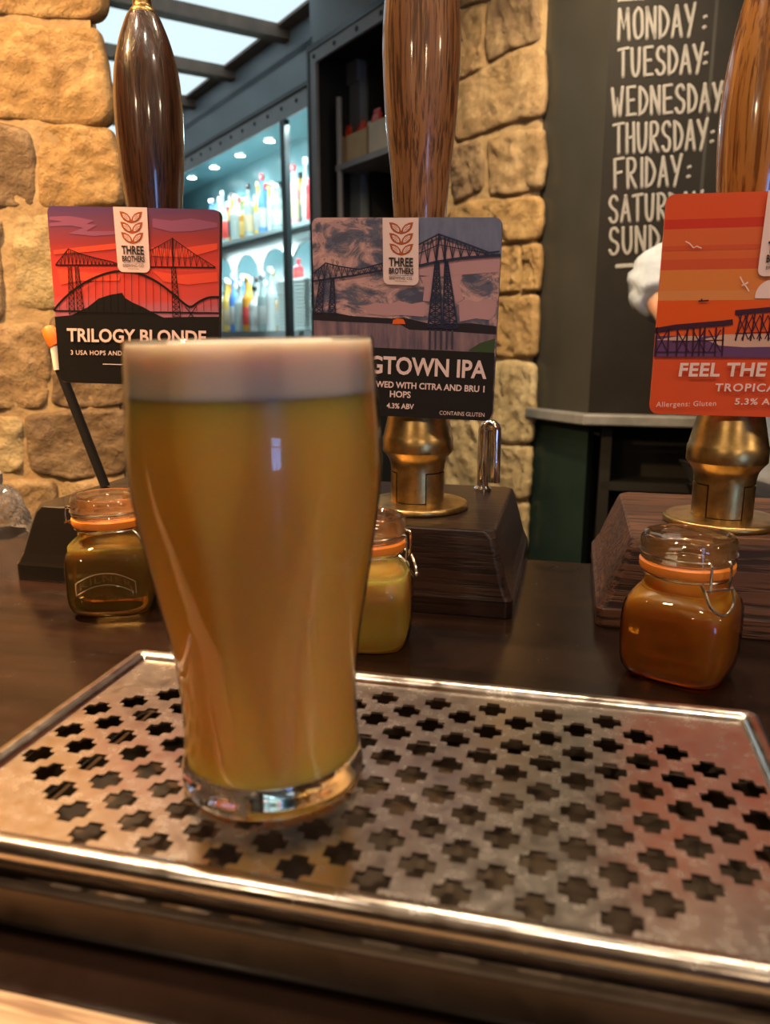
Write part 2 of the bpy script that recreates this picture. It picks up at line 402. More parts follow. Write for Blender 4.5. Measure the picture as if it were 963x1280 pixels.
# ------------------------------------------------------------------ kilner style jars
M['jar_glass'] = thin_glass('jar_glass', (.97, .97, .95, 1))
M['jar_lid'] = thin_glass('jar_lid_glass', (.93, .93, .90, 1), .03, 1.6, .05, (.9, .6, .35, 1))
M['emboss'] = thin_glass('embossed_glass', (.95, .93, .9, 1), .1, 1.7, .30, (.75, .62, .45, 1))
M['rubber'] = varied('orange_rubber', (.75, .20, .02, 1), (.85, .26, .03, 1), 40, .4)
def liquid_mat(name, col, dcol, mix=.5):
    m = NT(name); m.n.remove(m.b)
    g = m.node('ShaderNodeBsdfRefraction'); g.inputs['Color'].default_value = col; g.inputs['Roughness'].default_value = .05; g.inputs['IOR'].default_value = 1.33
    p = m.node('ShaderNodeBsdfPrincipled'); p.inputs['Base Color'].default_value = dcol; p.inputs['Subsurface Weight'].default_value = 1
    p.inputs['Subsurface Radius'].default_value = (1, .6, .15); p.inputs['Subsurface Scale'].default_value = .02; p.inputs['Roughness'].default_value = .3
    mx = m.node('ShaderNodeMixShader'); mx.inputs[0].default_value = mix
    m.link(g.outputs[0], mx.inputs[1]); m.link(p.outputs[0], mx.inputs[2]); m.link(mx.outputs[0], m.out.inputs[0]); return m.m
def se_ring(a, z, n_exp, n=48):
    out = []
    for i in range(n):
        t = 2*math.pi*i/n; c, s = math.cos(t), math.sin(t)
        r = a/((abs(c)**n_exp+abs(s)**n_exp)**(1/n_exp)); out.append((r*c, r*s, z))
    return out
def se_loft(rings, n=48, cap0=True, cap1=False):
    V, Fc = [], []
    for a, z, e in rings: V += se_ring(a, z, e, n)
    for j in range(len(rings)-1):
        for i in range(n): k = (i+1) % n; Fc.append((j*n+i, j*n+k, (j+1)*n+k, (j+1)*n+i))
    if cap0: Fc.append(tuple(range(n-1, -1, -1)))
    if cap1: Fc.append(tuple((len(rings)-1)*n+i for i in range(n)))
    return V, Fc
def text_mesh(s, bold=.02, spacing=1.0):
    cu = bpy.data.curves.new('t', 'FONT'); cu.body = s; cu.offset = bold; cu.space_character = spacing; cu.resolution_u = 3
    ob = bpy.data.objects.new('t', cu); me = bpy.data.meshes.new_from_object(ob); bpy.data.objects.remove(ob); return me
def text_mapped(s, fn, bold=.02, spacing=1.0):  # fn maps (x, y) in 0..1 to 3D
    me = text_mesh(s, bold, spacing); vs = [v.co.copy() for v in me.vertices]; fs = [tuple(p.vertices) for p in me.polygons]
    x0, x1 = min(v.x for v in vs), max(v.x for v in vs); y0, y1 = min(v.y for v in vs), max(v.y for v in vs)
    bpy.data.meshes.remove(me)
    return [fn((v.x-x0)/(x1-x0), (v.y-y0)/(y1-y0)) for v in vs], fs
def make_jar(loc, rz, label, liq, fill, clasp_ang, emboss, hinge_ang):
    j = empty('clip_top_jar', loc, rz, label, 'jar', 'orange sealed clip top jars along the bar')
    A = .0300
    rings = [(.0190, .0005, 3.6), (.0235, .0008, 3.8), (.0268, .0032, 4.0), (.0288, .0075, 4.4), (A-.0003, .013, 4.6), (A, .022, 4.6), (A, .034, 4.6), (A-.0003, .0400, 4.4), (.0288, .0445, 4.0), (.0266, .0482, 3.2), (.0240, .0504, 2.5), (.0226, .0518, 2), (.0224, .0535, 2), (.0226, .0630, 2)]
    mesh_obj('jar_body', *se_loft(rings), M['jar_glass'], j, True)
    # thick bottom
    lr = [(a-.0014, z+.0016, e) for a, z, e in rings if z+.0016 < fill]
    lr.append((lr[-1][0], fill, lr[-1][2]))
    mesh_obj('liquid', *se_loft(lr, cap1=True), liq, j, True)
    sealp = [(.0226, .0622), (.0250, .0625), (.0257, .0640), (.0257, .0672), (.0246, .0684), (.0155, .0685), (.0155, .0672), (.0215, .0622)]
    mesh_obj('rubber_seal', *shell(sealp, 48), M['rubber'], j, True)
    lid = [(.0215, .0686), (.0250, .0687), (.0257, .0702), (.0252, .0718), (.0248, .0738), (.0257, .0752), (.0260, .0782), (.0252, .0812), (.0240, .0826), (.0224, .0824), (.0210, .0810), (.0150, .0802), (.0145, .0795), (.0205, .0705)]
    mesh_obj('lid', *shell(lid, 48), M['jar_lid'], j, True)
    mesh_obj('lid_disc', *lathe([(.0212, .0688), (.0206, .0740), (.0200, .0798), (.0015, .0803)], 40), thin_lid, j, True)
    if emboss:
        def lidf(x, y): an = R(-90+clasp_ang*0); return Vector(((x-.5)*.020, (y-.5)*.0055, .0808))
        mesh_obj('lid_emboss', *text_mapped('KILNER', lidf), M['emboss'], j)
    # wire bail
    def ringpts(r, z, a0, a1, n=24): return [Vector((r*math.cos(R(a0+(a1-a0)*k/n)), r*math.sin(R(a0+(a1-a0)*k/n)), z)) for k in range(n+1)]
    mesh_obj('neck_wire', *tube(ringpts(.0236, .0605, 0, 360-360/32, 31), .0007, 6, True), M['wire'], j, True)
    mesh_obj('bail_wire', *tube(ringpts(.0258, .0727, clasp_ang+14, clasp_ang+346, 40), .0007, 6), M['wire'], j, True)
    c = R(clasp_ang); er = Vector((math.cos(c), math.sin(c), 0)); et = Vector((-math.sin(c), math.cos(c), 0)); ez = Vector((0, 0, 1))
    def loc3(r, t, z): return er*r+et*t+ez*z
    for sgn in (-1, 1):
        mesh_obj('clasp_arm', *tube(bez([loc3(.0250, sgn*.0065, .0727), loc3(.0275, sgn*.0062, .0718), loc3(.0280, sgn*.0060, .064), loc3(.0276, sgn*.0058, .0575)], 5), .0008, 6), M['wire'], j, True)
    mesh_obj('clasp_bar', *tube([loc3(.0276, -.0085, .0582), loc3(.0276, .0085, .0582)], .0009, 6), M['wire'], j, True)
    mesh_obj('clasp_lever', *tube(bez([loc3(.0236, -.0085, .0605), loc3(.0272, -.0088, .0578), loc3(.0310, -.0070, .050), loc3(.0325, 0, .0455), loc3(.0310, .0070, .050), loc3(.0272, .0088, .0578), loc3(.0236, .0085, .0605)], 5), .0009, 6), M['wire'], j, True)
    h = R(hinge_ang); hr = Vector((math.cos(h), math.sin(h), 0)); ht = Vector((-math.sin(h), math.cos(h), 0))
    mesh_obj('hinge_wire', *tube(bez([hr*.0256-ht*.006+ez*.0727, hr*.0315-ht*.006+ez*.0722, hr*.0320-ht*.005+ez*.062, hr*.0320+ht*.005+ez*.062, hr*.0315+ht*.006+ez*.0722, hr*.0256+ht*.006+ez*.0727], 5), .0008, 6), M['wire'], j, True)
    mesh_obj('hinge_pin', *tube([hr*.0318-ht*.008+ez*.0618, hr*.0318+ht*.008+ez*.0618], .001, 6), M['wire'], j, True)
    if emboss:                                   # raised lettering on the flat front face (local -y)
        def f1(x, y):
            q = (x-.5); return Vector((q*.034, -A-.0006, .0285-18*(q*.034)**2*1.0+(y-.5)*.0050+.002))
        def f2(x, y): return Vector(((x-.5)*.018, -A-.0006, .0175+(y-.5)*.0036))
        mesh_obj('embossed_name', *text_mapped('KILNER', f1, .0, 1.15), M['emboss'], j)
        mesh_obj('embossed_date', *text_mapped('EST 1842', f2, .0), M['emboss'], j)
        rib = [Vector((q, -A-.0004, .0345-18*q*q)) for q in [(-.0195+.039*k/16) for k in range(17)]]
        rib2 = [Vector((q, -A-.0004, .0262-18*q*q)) for q in [(.0195-.039*k/16) for k in range(17)]]
        mesh_obj('embossed_ribbon', *tube(rib+rib2, .0004, 5, True), M['emboss'], j, True)
    return j
thin_lid = thin_glass('jar_lid_disc', (.95, .90, .84, 1), .05, 1.5, .05, (.95, .42, .10, 1))
LIQ_L = liquid_mat('pale_amber_liquid', (.97, .84, .52, 1), (.62, .42, .10, 1), .16)
LIQ_M = liquid_mat('cloudy_yellow_liquid', (.95, .82, .42, 1), (.80, .62, .17, 1), .5)
LIQ_R = liquid_mat('dark_amber_liquid', (.97, .60, .20, 1), (.75, .34, .04, 1), .35)
make_jar(T(-.312, .473), -TH+R(22), 'clip top jar of pale amber liquid beside the black pump base, left of the pint', LIQ_L, .0495, -25, True, 155)
make_jar(T(-.1215, .4520), -TH+R(8), 'clip top jar of cloudy yellow liquid half hidden behind the pint glass', LIQ_M, .0485, -8, False, 175)
make_jar(T(.0668, .4500), -TH+R(-22), 'clip top jar of dark amber liquid in front of the worn red pump box', LIQ_R, .0530, -38, False, 140)

# ------------------------------------------------------------------ hand pumps
def housing(name, u0, u1, v0, v1, ztop, side, mat, root, front=.008):
    hu, hv = (u1-u0)/2, (v1-v0)/2; V, Fc = [], []
    prof = [(0, 0, 0), (0, 0, .0125), (.10, .10, .0150), (.30, .30, .022), (.52, .5, .034), (.75, .7, .046), (.92, .9, .0545), (1.0, 1, ztop-.0012), (1.08, 1.15, ztop)]
    for a, b, z in prof:
        x, y = hu-a*side, hv-b*front
        c = .004 if a < .95 else .007
        V += [(x-c, -y, z), (x, -y+c, z), (x, y-c, z), (x-c, y, z), (-x+c, y, z), (-x, y-c, z), (-x, -y+c, z), (-x+c, -y, z)]
    for j in range(len(prof)-1):
        for i in range(8): k = (i+1) % 8; Fc.append((j*8+i, j*8+k, (j+1)*8+k, (j+1)*8+i))
    Fc.append(tuple(range(7, -1, -1))); Fc.append(tuple((len(prof)-1)*8+i for i in range(8)))
    o = mesh_obj(name, V, Fc, mat, root); o.location = ((u0+u1)/2, (v0+v1)/2, 0); bevel(o, .0012, 2); return o
PV = .585
def pump(u, box, mats, label, hprof, hz0, side, finial=False):
    ub, uw = box; root = empty('beer_hand_pump', T(u, PV, 0), -TH, label, 'hand pump', 'hand pumps along the bar')
    ZT = .060
    housing('pump_housing', ub-u, uw-u, .512-PV, .695-PV, ZT, side, mats[0], root)
    b = M['brass']
    mesh_obj('base_plate', *lathe(smooth_profile([(.0385, ZT), (.0395, ZT+.0015), (.0392, ZT+.0038), (.0375, ZT+.0050), (.030, ZT+.0056), (.0225, ZT+.006)], 3), 56), b, root, True)
    z1 = ZT+.0055
    mesh_obj('column_core', *lathe([(.0190, z1), (.0190, .0935)], 48), M['brass_slot'], root, True)
    # three visible sleeve panels with narrow slots between them
    def sector(a0, a1, r0, r1, za, zb, n=10):
        V, Fc = [], []
        for k in range(n+1):
            an = R(a0+(a1-a0)*k/n); c, s = math.cos(an), math.sin(an)
            V += [(r1*c, r1*s, za), (r1*c, r1*s, zb), (r0*c, r0*s, zb), (r0*c, r0*s, za)]
        for k in range(n):
            for q in range(4): Fc.append((k*4+q, k*4+(q+1) % 4, (k+1)*4+(q+1) % 4, (k+1)*4+q))
        Fc.append((0, 1, 2, 3)); Fc.append(tuple(n*4+q for q in (3, 2, 1, 0))); return V, Fc
    mesh_obj('column_tongue', *sector(-128, -62, .0180, .0204, z1+.001, .0935), b, root, True)
    mesh_obj('column_sleeve', *sector(-60, 229.5, .0180, .0207, z1, .0885, 36), b, root, True)
    col = smooth_profile([(.0205, .0895), (.0208, .0935), (.0222, .0985), (.0255, .1030), (.0268, .1045)], 3)+[(.0270, .1050), (.0270, .1150), (.0262, .1165), (.0235, .1290), (.0205, .1420), (.0190, .150), (.0190, .162), (.0215, .165), (.0215, .176), (.018, .179)]
    mesh_obj('collar', *lathe(col, 56), b, root, True)
    o = mesh_obj('handle', *lathe(smooth_profile(hprof, 5), 56), mats[1], root, True)
    if finial:
        zt = hprof[-1][1]
        mesh_obj('finial', *lathe(smooth_profile([(.0085, zt-.002), (.0098, zt), (.0095, zt+.003), (.0070, zt+.006), (.0072, zt+.011), (.0095, zt+.015), (.0088, zt+.020), (.004, zt+.023)], 4), 32), b, root, True)
    return root
def hp(rows, cxpx, u):
    out = []
    for py, half in rows:
        _, z = on_v(cxpx, py, PV); p = T(u, PV, z); dep = p.y*math.cos(PITCH)-(z-CH)*math.sin(PITCH); out.append((half*dep/F, z))
    return out[::-1]
hl = [(.013, .170), (.015, .20), (.0175, .24)]+hp([(258, 34), (215, 38.5), (170, 41), (130, 41.5), (90, 39), (55, 32), (30, 24), (19, 19.5)][::-1], 187, -.323)
hm = [(.013, .170), (.0145, .21), (.0165, .25)]+hp([(270, 33), (230, 36), (200, 39), (150, 44.5), (100, 47.5), (60, 49), (20, 48), (-40, 43), (-110, 30), (-150, 20)][::-1], 524, -.113)
hr = [(.013, .170), (.0145, .20), (.0175, .24)]+hp([(240, 42), (200, 45.5), (150, 47.5), (100, 45.5), (50, 40), (0, 32), (-30, 25), (-50, 19)][::-1], 952, .107)
pump(-.325, (-.428, -.235), (M['box_black'], M['handle_dark']), 'hand pump with dark brown handle and brass finial on a black base', hl, 0, .018, True)
pump(-.1145, (-.196, -.0335), (M['box_mahogany'], M['handle_oak']), 'hand pump with grained oak handle on the dark mahogany box behind the pint', hm, 0, .014, True)
pump(.107, (.022, .194), (M['box_red'], M['handle_amber']), 'hand pump with glossy amber handle on the worn red wooden box', hr, 0, .020, True)

# ------------------------------------------------------------------ pump clips: printed boards
CV = .552
class Clip:
    def __init__(s, label, corners, edge_col, rad=9):
        s.q = [on_v(px, py, CV) for px, py in corners] if not isinstance(corners[0][0], Vector) else corners
        cu = sum(p[0] for p in s.q)/4; zb = min(p[1] for p in s.q)
        s.cu, s.cz = cu, zb
        s.root = empty('pump_clip', T(cu, CV, zb), -TH, label, 'pump clip', 'printed pump clips on the hand pumps')
        s.layer = 0
        s.board_mat = edge_col
    def loc(s, px, py): u, z = on_v(px, py, CV); return (u-s.cu, z-s.cz)
    def lq(s): return [(u-s.cu, z-s.cz) for u, z in s.q]
    def put(s, name, pts2, faces, mat, step=True):
        if step: s.layer += 1
        d = -.00012*s.layer
        return mesh_obj(name, [(x, d, z) for x, z in pts2], faces, mat, s.root)
    def polys(s, name, polys, mat, local=False):
        V, Fc = [], []
        for pl in polys:
            k = len(V); V += [p if local else s.loc(*p) for p in pl]; Fc.append(tuple(range(k, k+len(pl))))
        return s.put(name, V, Fc, mat)
    def each(s, name, polys, mat):
        for pl_ in polys: s.polys(name, [pl_], mat); s.layer -= 1
        s.layer += 1
    def strokes(s, name, lines, mat):
        V, Fc = [], []
        for pts, wd in lines:
            L = [Vector(s.loc(*p)) for p in pts]; k0 = len(V); wd = wd*.00053
            for i, p in enumerate(L):
                a, b = L[max(i-1, 0)], L[min(i+1, len(L)-1)]; t = (b-a).normalized(); n = Vector((-t.y, t.x))*wd/2
                V += [tuple(p+n), tuple(p-n)]
            for i in range(len(L)-1): Fc.append((k0+2*i, k0+2*i+1, k0+2*i+3, k0+2*i+2))
        return s.put(name, V, Fc, mat)
    def texts(s, name, items, mat, bold=.025):
        V, Fc = [], []
        for it in items:
            t, bl, br, tl = it[:4]; a, b, c = (Vector(s.loc(*p)) for p in (bl, br, tl)); bo = it[4] if len(it) > 4 else bold
            v, f = text_mapped(t, lambda x, y: tuple(a+(b-a)*x+(c-a)*y), bo, it[5] if len(it) > 5 else 1.0)
            k = len(V); V += v; Fc += [tuple(i+k for i in q) for q in f]
        return s.put(name, V, Fc, mat)
def rrect(q, rad, n=6):                       # rounded quad, q = TL, TR, BR, BL in (x, z)
    P = [Vector(p) for p in q]; out = []
    for i in range(4):
        a, b, c = P[i-1], P[i], P[(i+1) % 4]; d1 = (a-b).normalized(); d2 = (c-b).normalized()
        for k in range(n+1):
            t = k/n; p = (b+d1*rad)*(1-t)**2+b*2*t*(1-t)+(b+d2*rad)*t*t; out.append(tuple(p))
    return out
def board(cl, mat_face, rad=.006, thick=.0045):
    loop = rrect(cl.lq(), rad); n = len(loop)
    V = [(x, 0, z) for x, z in loop]+[(x, thick, z) for x, z in loop]
    Fc = [tuple(range(n)), tuple(range(2*n-1, n-1, -1))]+[(i, (i+1) % n, n+(i+1) % n, n+i) for i in range(n)]
    o = mesh_obj('board', V, Fc, cl.board_mat, cl.root)
    cl.put('printed_background', loop, [tuple(range(n))], mat_face)
    # bracket behind that grips the pump collar
    mesh_obj('bracket', *boxv(-.012, .012, thick, .0125, .02, .05), M['black_plastic'], cl.root)
K = 1.25
def ink(name, r, g, b, k=K, rough=.42): return plain('ink_'+name, lin(r, g, b, k), rough, spec=.25)
CREAM = ink('cream', 196, 168, 160, 1.4); BROWN = ink('copper_brown', 150, 70, 32); BLK = plain('ink_black', (.006, .005, .005, 1), .38)
DARKTXT = plain('ink_charcoal', (.012, .01, .01, 1), .4)
def logo(cl, tl, tr, br, bl):
    a, b, c, d = (Vector(cl.loc(*p)) for p in (tl, tr, br, bl))
    def m(x, y): return tuple((a*(1-x)+b*x)*(1-y)+(d*(1-x)+c*x)*y)
    tab = [m(0, 0), m(1, 0)]+[m(1-.16*(1-math.cos(R(t))), .91+.09*math.sin(R(t))) for t in range(0, 91, 15)]+[m(.16*(1-math.cos(R(t))), .91+.09*math.sin(R(t))) for t in range(90, -1, -15)]
    cl.put('logo_tab', tab, [tuple(range(len(tab)))], CREAM)
    leaf = [(0, 0), (.35, .05), (.68, .22), (.9, .50), (1, .80), (1, 1.08), (.66, 1.0), (.34, .82), (.12, .50)]
    V1, F1, V2, F2, V3, F3 = [], [], [], [], [], []
    cx, cy = .56, .55
    for r in range(3):
        y0, hh = .065+.158*r, .165
        for sg in (-1, 1):
            X = lambda x: .52+sg*(1-x)*.335
            k = len(V1); V1 += [m(X(x), y0+hh*y) for x, y in leaf]; F1.append(tuple(range(k, k+len(leaf))))
            sh = [(cx+(x-cx)*.60+.01, cy+(y-cy)*.60) for x, y in leaf]
            k = len(V2); V2 += [m(X(x), y0+hh*y) for x, y in sh]; F2.append(tuple(range(k, k+len(sh))))
            for (p, q) in (((.30, .32), (.75, .72)), ((.45, .28), (.72, .52)), ((.35, .55), (.60, .74))):
                k = len(V3); tx, ty = .02, .035
                V3 += [m(X(p[0]), y0+hh*p[1]), m(X(q[0]), y0+hh*q[1]), m(X(q[0]-tx), y0+hh*(q[1]+ty)), m(X(p[0]-tx), y0+hh*(p[1]+ty))]; F3.append((k, k+1, k+2, k+3))
    cl.put('logo_leaves', V1, F1, BROWN); cl.put('logo_leaf_fill', V2, F2, CREAM); cl.put('logo_leaf_veins', V3, F3, BROWN)
    def tx(t, x0, x1, y0, y1, bo):
        return text_mapped(t, lambda x, y: m(x0+(x1-x0)*x, y1+(y0-y1)*y), bo)
    v, f = join(tx('THREE', .17, .85, .590, .725, .03), tx('BROTHERS', .17, .86, .745, .838, .03))
    # slab serifs are suggested by thin bars along cap line and base line of the top word
    cl.put('logo_name', v, f, DARKTXT)
    v, f = join(tx('BREWING CO.', .18, .84, .875, .920, 0), ([m(.2, .856), m(.83, .856), m(.83, .861), m(.2, .861)], [(0, 1, 2, 3)]), ([m(.34, .945), m(.68, .945), m(.68, .950), m(.34, .950)], [(0, 1, 2, 3)]))
    cl.put('logo_small_print', v, f, DARKTXT)
def truss(x0, x1, top, bot, n, wd=1.0):       # zig-zag web between two chords given as functions of x
    out = []
    for i in range(n):
        a = x0+(x1-x0)*i/n; b = x0+(x1-x0)*(i+1)/n; mid = (a+b)/2
        out += [([(a, bot(a)), (mid, top(mid))], wd), ([(mid, top(mid)), (b, bot(b))], wd), ([(b, top(b)), (b, bot(b))], wd)]
    return out
def pl(points):
    def f(x):
        if x <= points[0][0]: return points[0][1]
        for (a, b), (c, d) in zip(points, points[1:]):
            if x <= c: return b+(d-b)*(x-a)/(c-a)
        return points[-1][1]
    return f
def lattice(xa, xb, xc, xd, y0, y1, n, wd):   # tapering braced tower: top xa..xb, bottom xc..xd
    out = [([(xa, y0), (xc, y1)], wd*1.5), ([(xb, y0), (xd, y1)], wd*1.5)]
    for i in range(n):
        t0, t1 = i/n, (i+1)/n; l0, l1 = xa+(xc-xa)*t0, xa+(xc-xa)*t1; r0, r1 = xb+(xd-xb)*t0, xb+(xd-xb)*t1
        ya, yb = y0+(y1-y0)*t0, y0+(y1-y0)*t1
        out += [([(l0, ya), (r1, yb)], wd), ([(r0, ya), (l1, yb)], wd), ([(l1, yb), (r1, yb)], wd*.8)]
    return out
def sky_mat(name, stops, z0, z1, wob=.05, hs=7, detail=3):
    m = NT(name); tc = m.node('ShaderNodeTexCoord'); sp = m.node('ShaderNodeSeparateXYZ'); m.link(tc.outputs['Object'], sp.inputs[0])
    mr = m.node('ShaderNodeMapRange'); mr.inputs[1].default_value = z0; mr.inputs[2].default_value = z1; m.link(sp.outputs['Z'], mr.inputs[0])
    v = m.coords((22, 1, 190)); f = m.noise(v, hs*.1, detail)
    ma = m.node('ShaderNodeMath', operation='MULTIPLY_ADD'); m.link(f, ma.inputs[0]); ma.inputs[1].default_value = wob*2; ma.inputs[2].default_value = -wob
    ad = m.node('ShaderNodeMath', operation='ADD'); m.link(mr.outputs[0], ad.inputs[0]); m.link(ma.outputs[0], ad.inputs[1])
    m.link(m.ramp(ad.outputs[0], stops), m.b.inputs['Base Color']); set_(m, Roughness=.42); return m.m

# ---- left clip: red sunset, two bridges, hill
edge = plain('clip_board_edge', (.03, .02, .02, 1), .5)
c1 = Clip('square printed pump clip with red sunset, bridges and black hill, left of pint', [(58.5, 257), (275, 262), (273, 484), (76, 478)], edge)
H1 = c1.lq()[0][1]
board(c1, sky_mat('sunset_print', [(0, lin(150, 95, 115, K)), (.38, lin(150, 95, 115, K)), (.50, lin(178, 58, 52, K)), (.66, lin(186, 50, 40, K)), (.80, lin(135, 42, 45, K)), (.90, lin(100, 50, 75, K)), (1, lin(72, 48, 88, K))], 0, H1, .05))
c1.each('cloud_band', [[(62, 271), (85, 270), (100, 272), (118, 276), (108, 280), (122, 281), (108, 289), (140, 289), (147, 288), (147, 293), (118, 295), (86, 292), (104, 285), (90, 282), (62, 283), (62, 279), (78, 277), (62, 275)],
    [(191, 273), (215, 276), (240, 273), (272, 279), (272, 284), (240, 289), (215, 290), (191, 284)]], ink('mauve_cloud', 128, 72, 98))
c1.each('warm_band', [[(67, 313), (100, 309), (147, 304), (147, 311), (110, 315), (68, 318)], [(72, 336), (110, 341), (150, 343), (150, 351), (100, 351), (76, 356), (74, 349)],
    [(190, 338), (225, 344), (272, 340), (273, 352), (235, 356), (205, 352)], [(190, 309), (215, 312), (272, 304), (272, 312), (235, 322), (190, 320)]], ink('bright_red_band', 200, 68, 48))
c1.polys('dark_ground', [[(69, 396), (90, 394), (110, 384), (124, 373), (138, 368.5), (153, 366), (157, 372.5), (166, 378), (180, 384), (192, 391), (205, 397), (240, 396), (274.2, 396), (273.2, 470), (272, 480), (266, 483.2), (84, 478), (77, 475), (75, 470)]], BLK)
up1 = pl([(70, 331), (86, 311), (100, 317), (122, 323), (140, 327), (148, 330)]); dk = lambda x: 331
up2 = pl([(186, 314), (200, 307), (216, 298), (243, 317), (270, 334)]); dk2 = lambda x: 333.5
L = truss(72, 148, up1, dk, 16, .8)+truss(188, 268, up2, dk2, 11, .6)
L += [([(70, 331), (86, 311), (100, 317), (122, 323), (140, 327), (148, 330)], 1.3), ([(70, 331.5), (148, 331.5)], 2.2), ([(186, 314), (200, 307), (216, 298), (243, 317), (270, 334)], 1.0), ([(186, 333.8), (270, 334.5)], 2), ([(216, 297), (217, 334)], 2.2)]
L += lattice(86, 89.5, 87, 94.5, 333, 393, 9, .8)+lattice(94.5, 98, 97.5, 106, 333, 392, 9, .8)+lattice(215, 219.5, 216.5, 226.5, 334, 396, 10, .8)
c1.strokes('lattice_bridge', L, BLK)
arch = bez([(68, 388, 0), (80, 374, 0), (100, 357.5, 0), (122, 346, 0), (145, 339.5, 0), (168, 340, 0), (187, 347, 0), (205, 358, 0), (222, 372, 0), (233, 381, 0), (240, 383.5, 0), (250, 377, 0), (262, 372, 0), (274.5, 371.5, 0)], 4)
fa = pl([(p.x, p.y) for p in arch])
c1.strokes('arch_bridge', [([(p.x, p.y) for p in arch], 3.2), ([(68, 388.5), (274.5, 391.5)], 2.4)]+[([(x, fa(x)), (x+.6, 389)], .7) for x in range(75, 275, 9)]+[([(232, 383), (243, 397)], 1.2), ([(246, 383), (236, 397)], 1.2)], BLK)
logo(c1, (142, 258.6), (184.5, 259.6), (188.5, 341), (148.5, 340))
c1.texts('title_lettering', [('TRILOGY BLONDE', (85.5, 427), (259, 431), (85, 410)), ('3 USA HOPS AND', (90, 443.3), (154, 444.4), (89.8, 437.6), .01, 1.1)], CREAM)
c1.strokes('title_rule', [([(130, 455), (214, 457)], 1.0)], CREAM)

# ---- middle clip: transporter bridge over river
def cloud_print():
    m = NT('painted_cloud_print'); v = m.coords((1, 1, 1.5)); f = m.noise(v, 42, 5, .62, 1.4)
    tc = m.node('ShaderNodeTexCoord'); sp = m.node('ShaderNodeSeparateXYZ'); m.link(tc.outputs['Object'], sp.inputs[0])
    base = m.ramp(f, [(0, lin(62, 62, 80, K)), (.40, lin(78, 76, 92, K)), (.455, lin(112, 92, 96, K)), (.50, lin(150, 116, 116, K)), (.56, lin(172, 132, 126, K)), (.64, lin(120, 96, 92, K)), (.70, lin(84, 74, 80, K))], 'CONSTANT')
    m.link(base, m.b.inputs['Base Color']); set_(m, Roughness=.42); return m.m
c2 = Clip('square printed pump clip with blue steel transporter bridge over a river, behind pint', [(389.5, 272), (628.5, 271.5), (615.5, 526), (398, 516)], edge)
board(c2, cloud_print())
c2.polys('blue_sky', [[(524, 272), (620, 271.8), (627.5, 277), (627, 322), (600, 316), (575, 302), (550, 292), (524, 306)]], varied('ink_slate_blue', lin(78, 84, 108, K), lin(100, 102, 122, K), 60, .42, bump=0, stretch=(3, 1, 1)))
c2.polys('pink_haze', [[(524, 318), (545, 300), (556, 300), (578, 310), (620, 322), (626, 325), (624, 340), (545, 346), (524, 344)], [(526, 346), (545, 345), (541, 362), (537, 377), (529, 376), (531, 358)], [(563, 345), (578, 343), (575, 358), (580, 374), (570, 379)], [(455, 384), (470, 378), (486, 380), (500, 376), (515, 380), (531, 377), (535, 388), (530, 396), (505, 394), (480, 395), (460, 392)], [(574, 378), (585, 374), (598, 378), (610, 373), (621, 377), (620, 392), (612, 400), (595, 398), (575, 402)]], ink('pink_haze', 160, 120, 122))
c2.polys('river', [[(392, 399), (440, 400), (500, 403), (545, 408), (621, 414), (617.5, 442), (393, 432)]], varied('ink_river', lin(70, 60, 76, K), lin(128, 98, 100, K), 50, .42, bump=0, stretch=(4, 1, .6)))
c2.polys('far_bank', [[(391, 390), (420, 391), (440, 395), (490, 398), (505, 397), (540, 405), (590, 404), (621, 408), (620.5, 418), (560, 414), (512, 412), (500, 405), (430, 402), (392, 400)]], ink('dark_bank', 34, 28, 34))
c2.polys('grass_bank', [[(586, 438), (600, 429), (619.3, 423), (618, 442)]], ink('grass_green', 52, 66, 40))
c2.polys('black_panel', [[(392.5, 431), (618.6, 441), (615.8, 516), (613, 523), (607, 525.8), (405, 516.2), (398.5, 510)]], BLK)
c2.polys('orange_barge', [[(491, 405), (492, 400), (497, 398), (505, 399), (507.5, 405)]], ink('barge_orange', 205, 88, 30))
BLU = ink('bridge_blue', 34, 38, 56, 1.5)
topL = pl([(391, 343), (408, 329), (424, 333), (450, 337), (479, 329)]); botL = pl([(391, 352), (410, 349), (440, 345), (479, 338)])
topR = pl([(524, 306), (549, 293), (575, 302), (612, 316), (622, 315)]); botR = pl([(524, 332), (549, 326), (580, 322), (626, 318.5)])
L = truss(392, 478, topL, botL, 12, .9)+truss(525, 618, topR, botR, 9, 1.1)
L += [([(391, 343), (408, 329), (424, 333), (450, 337), (479, 329)], 1.8), ([(391, 352), (410, 349), (440, 345), (479, 338)], 2.6), ([(524, 306), (549, 293), (575, 302), (612, 316), (625, 314.5)], 2.2), ([(524, 332.5), (549, 327), (580, 322.5), (626.5, 319)], 3.4), ([(525, 317), (549, 306), (575, 311), (610, 317)], 1.2), ([(549.5, 293), (546, 327)], 2.4), ([(557, 297), (557, 327)], 2.4)]
L += lattice(401, 405, 394, 404, 349, 391, 6, 1.2)+lattice(415, 418, 411.5, 420, 347, 392, 6, 1.2)
L += lattice(545, 549, 535.5, 553, 327, 409, 10, 1.5)+lattice(557, 560, 554, 572.5, 327, 410, 10, 1.5)+[([(547, 327), (544, 409)], 1.4), ([(558.5, 327), (563, 410)], 1.4)]
c2.strokes('transporter_bridge', L, BLU)
c2.strokes('bridge_reflection', [([(538+i*7, 412), (538+i*7-.3, 437)], 2.2) for i in range(5)], ink('reflection', 52, 52, 66))
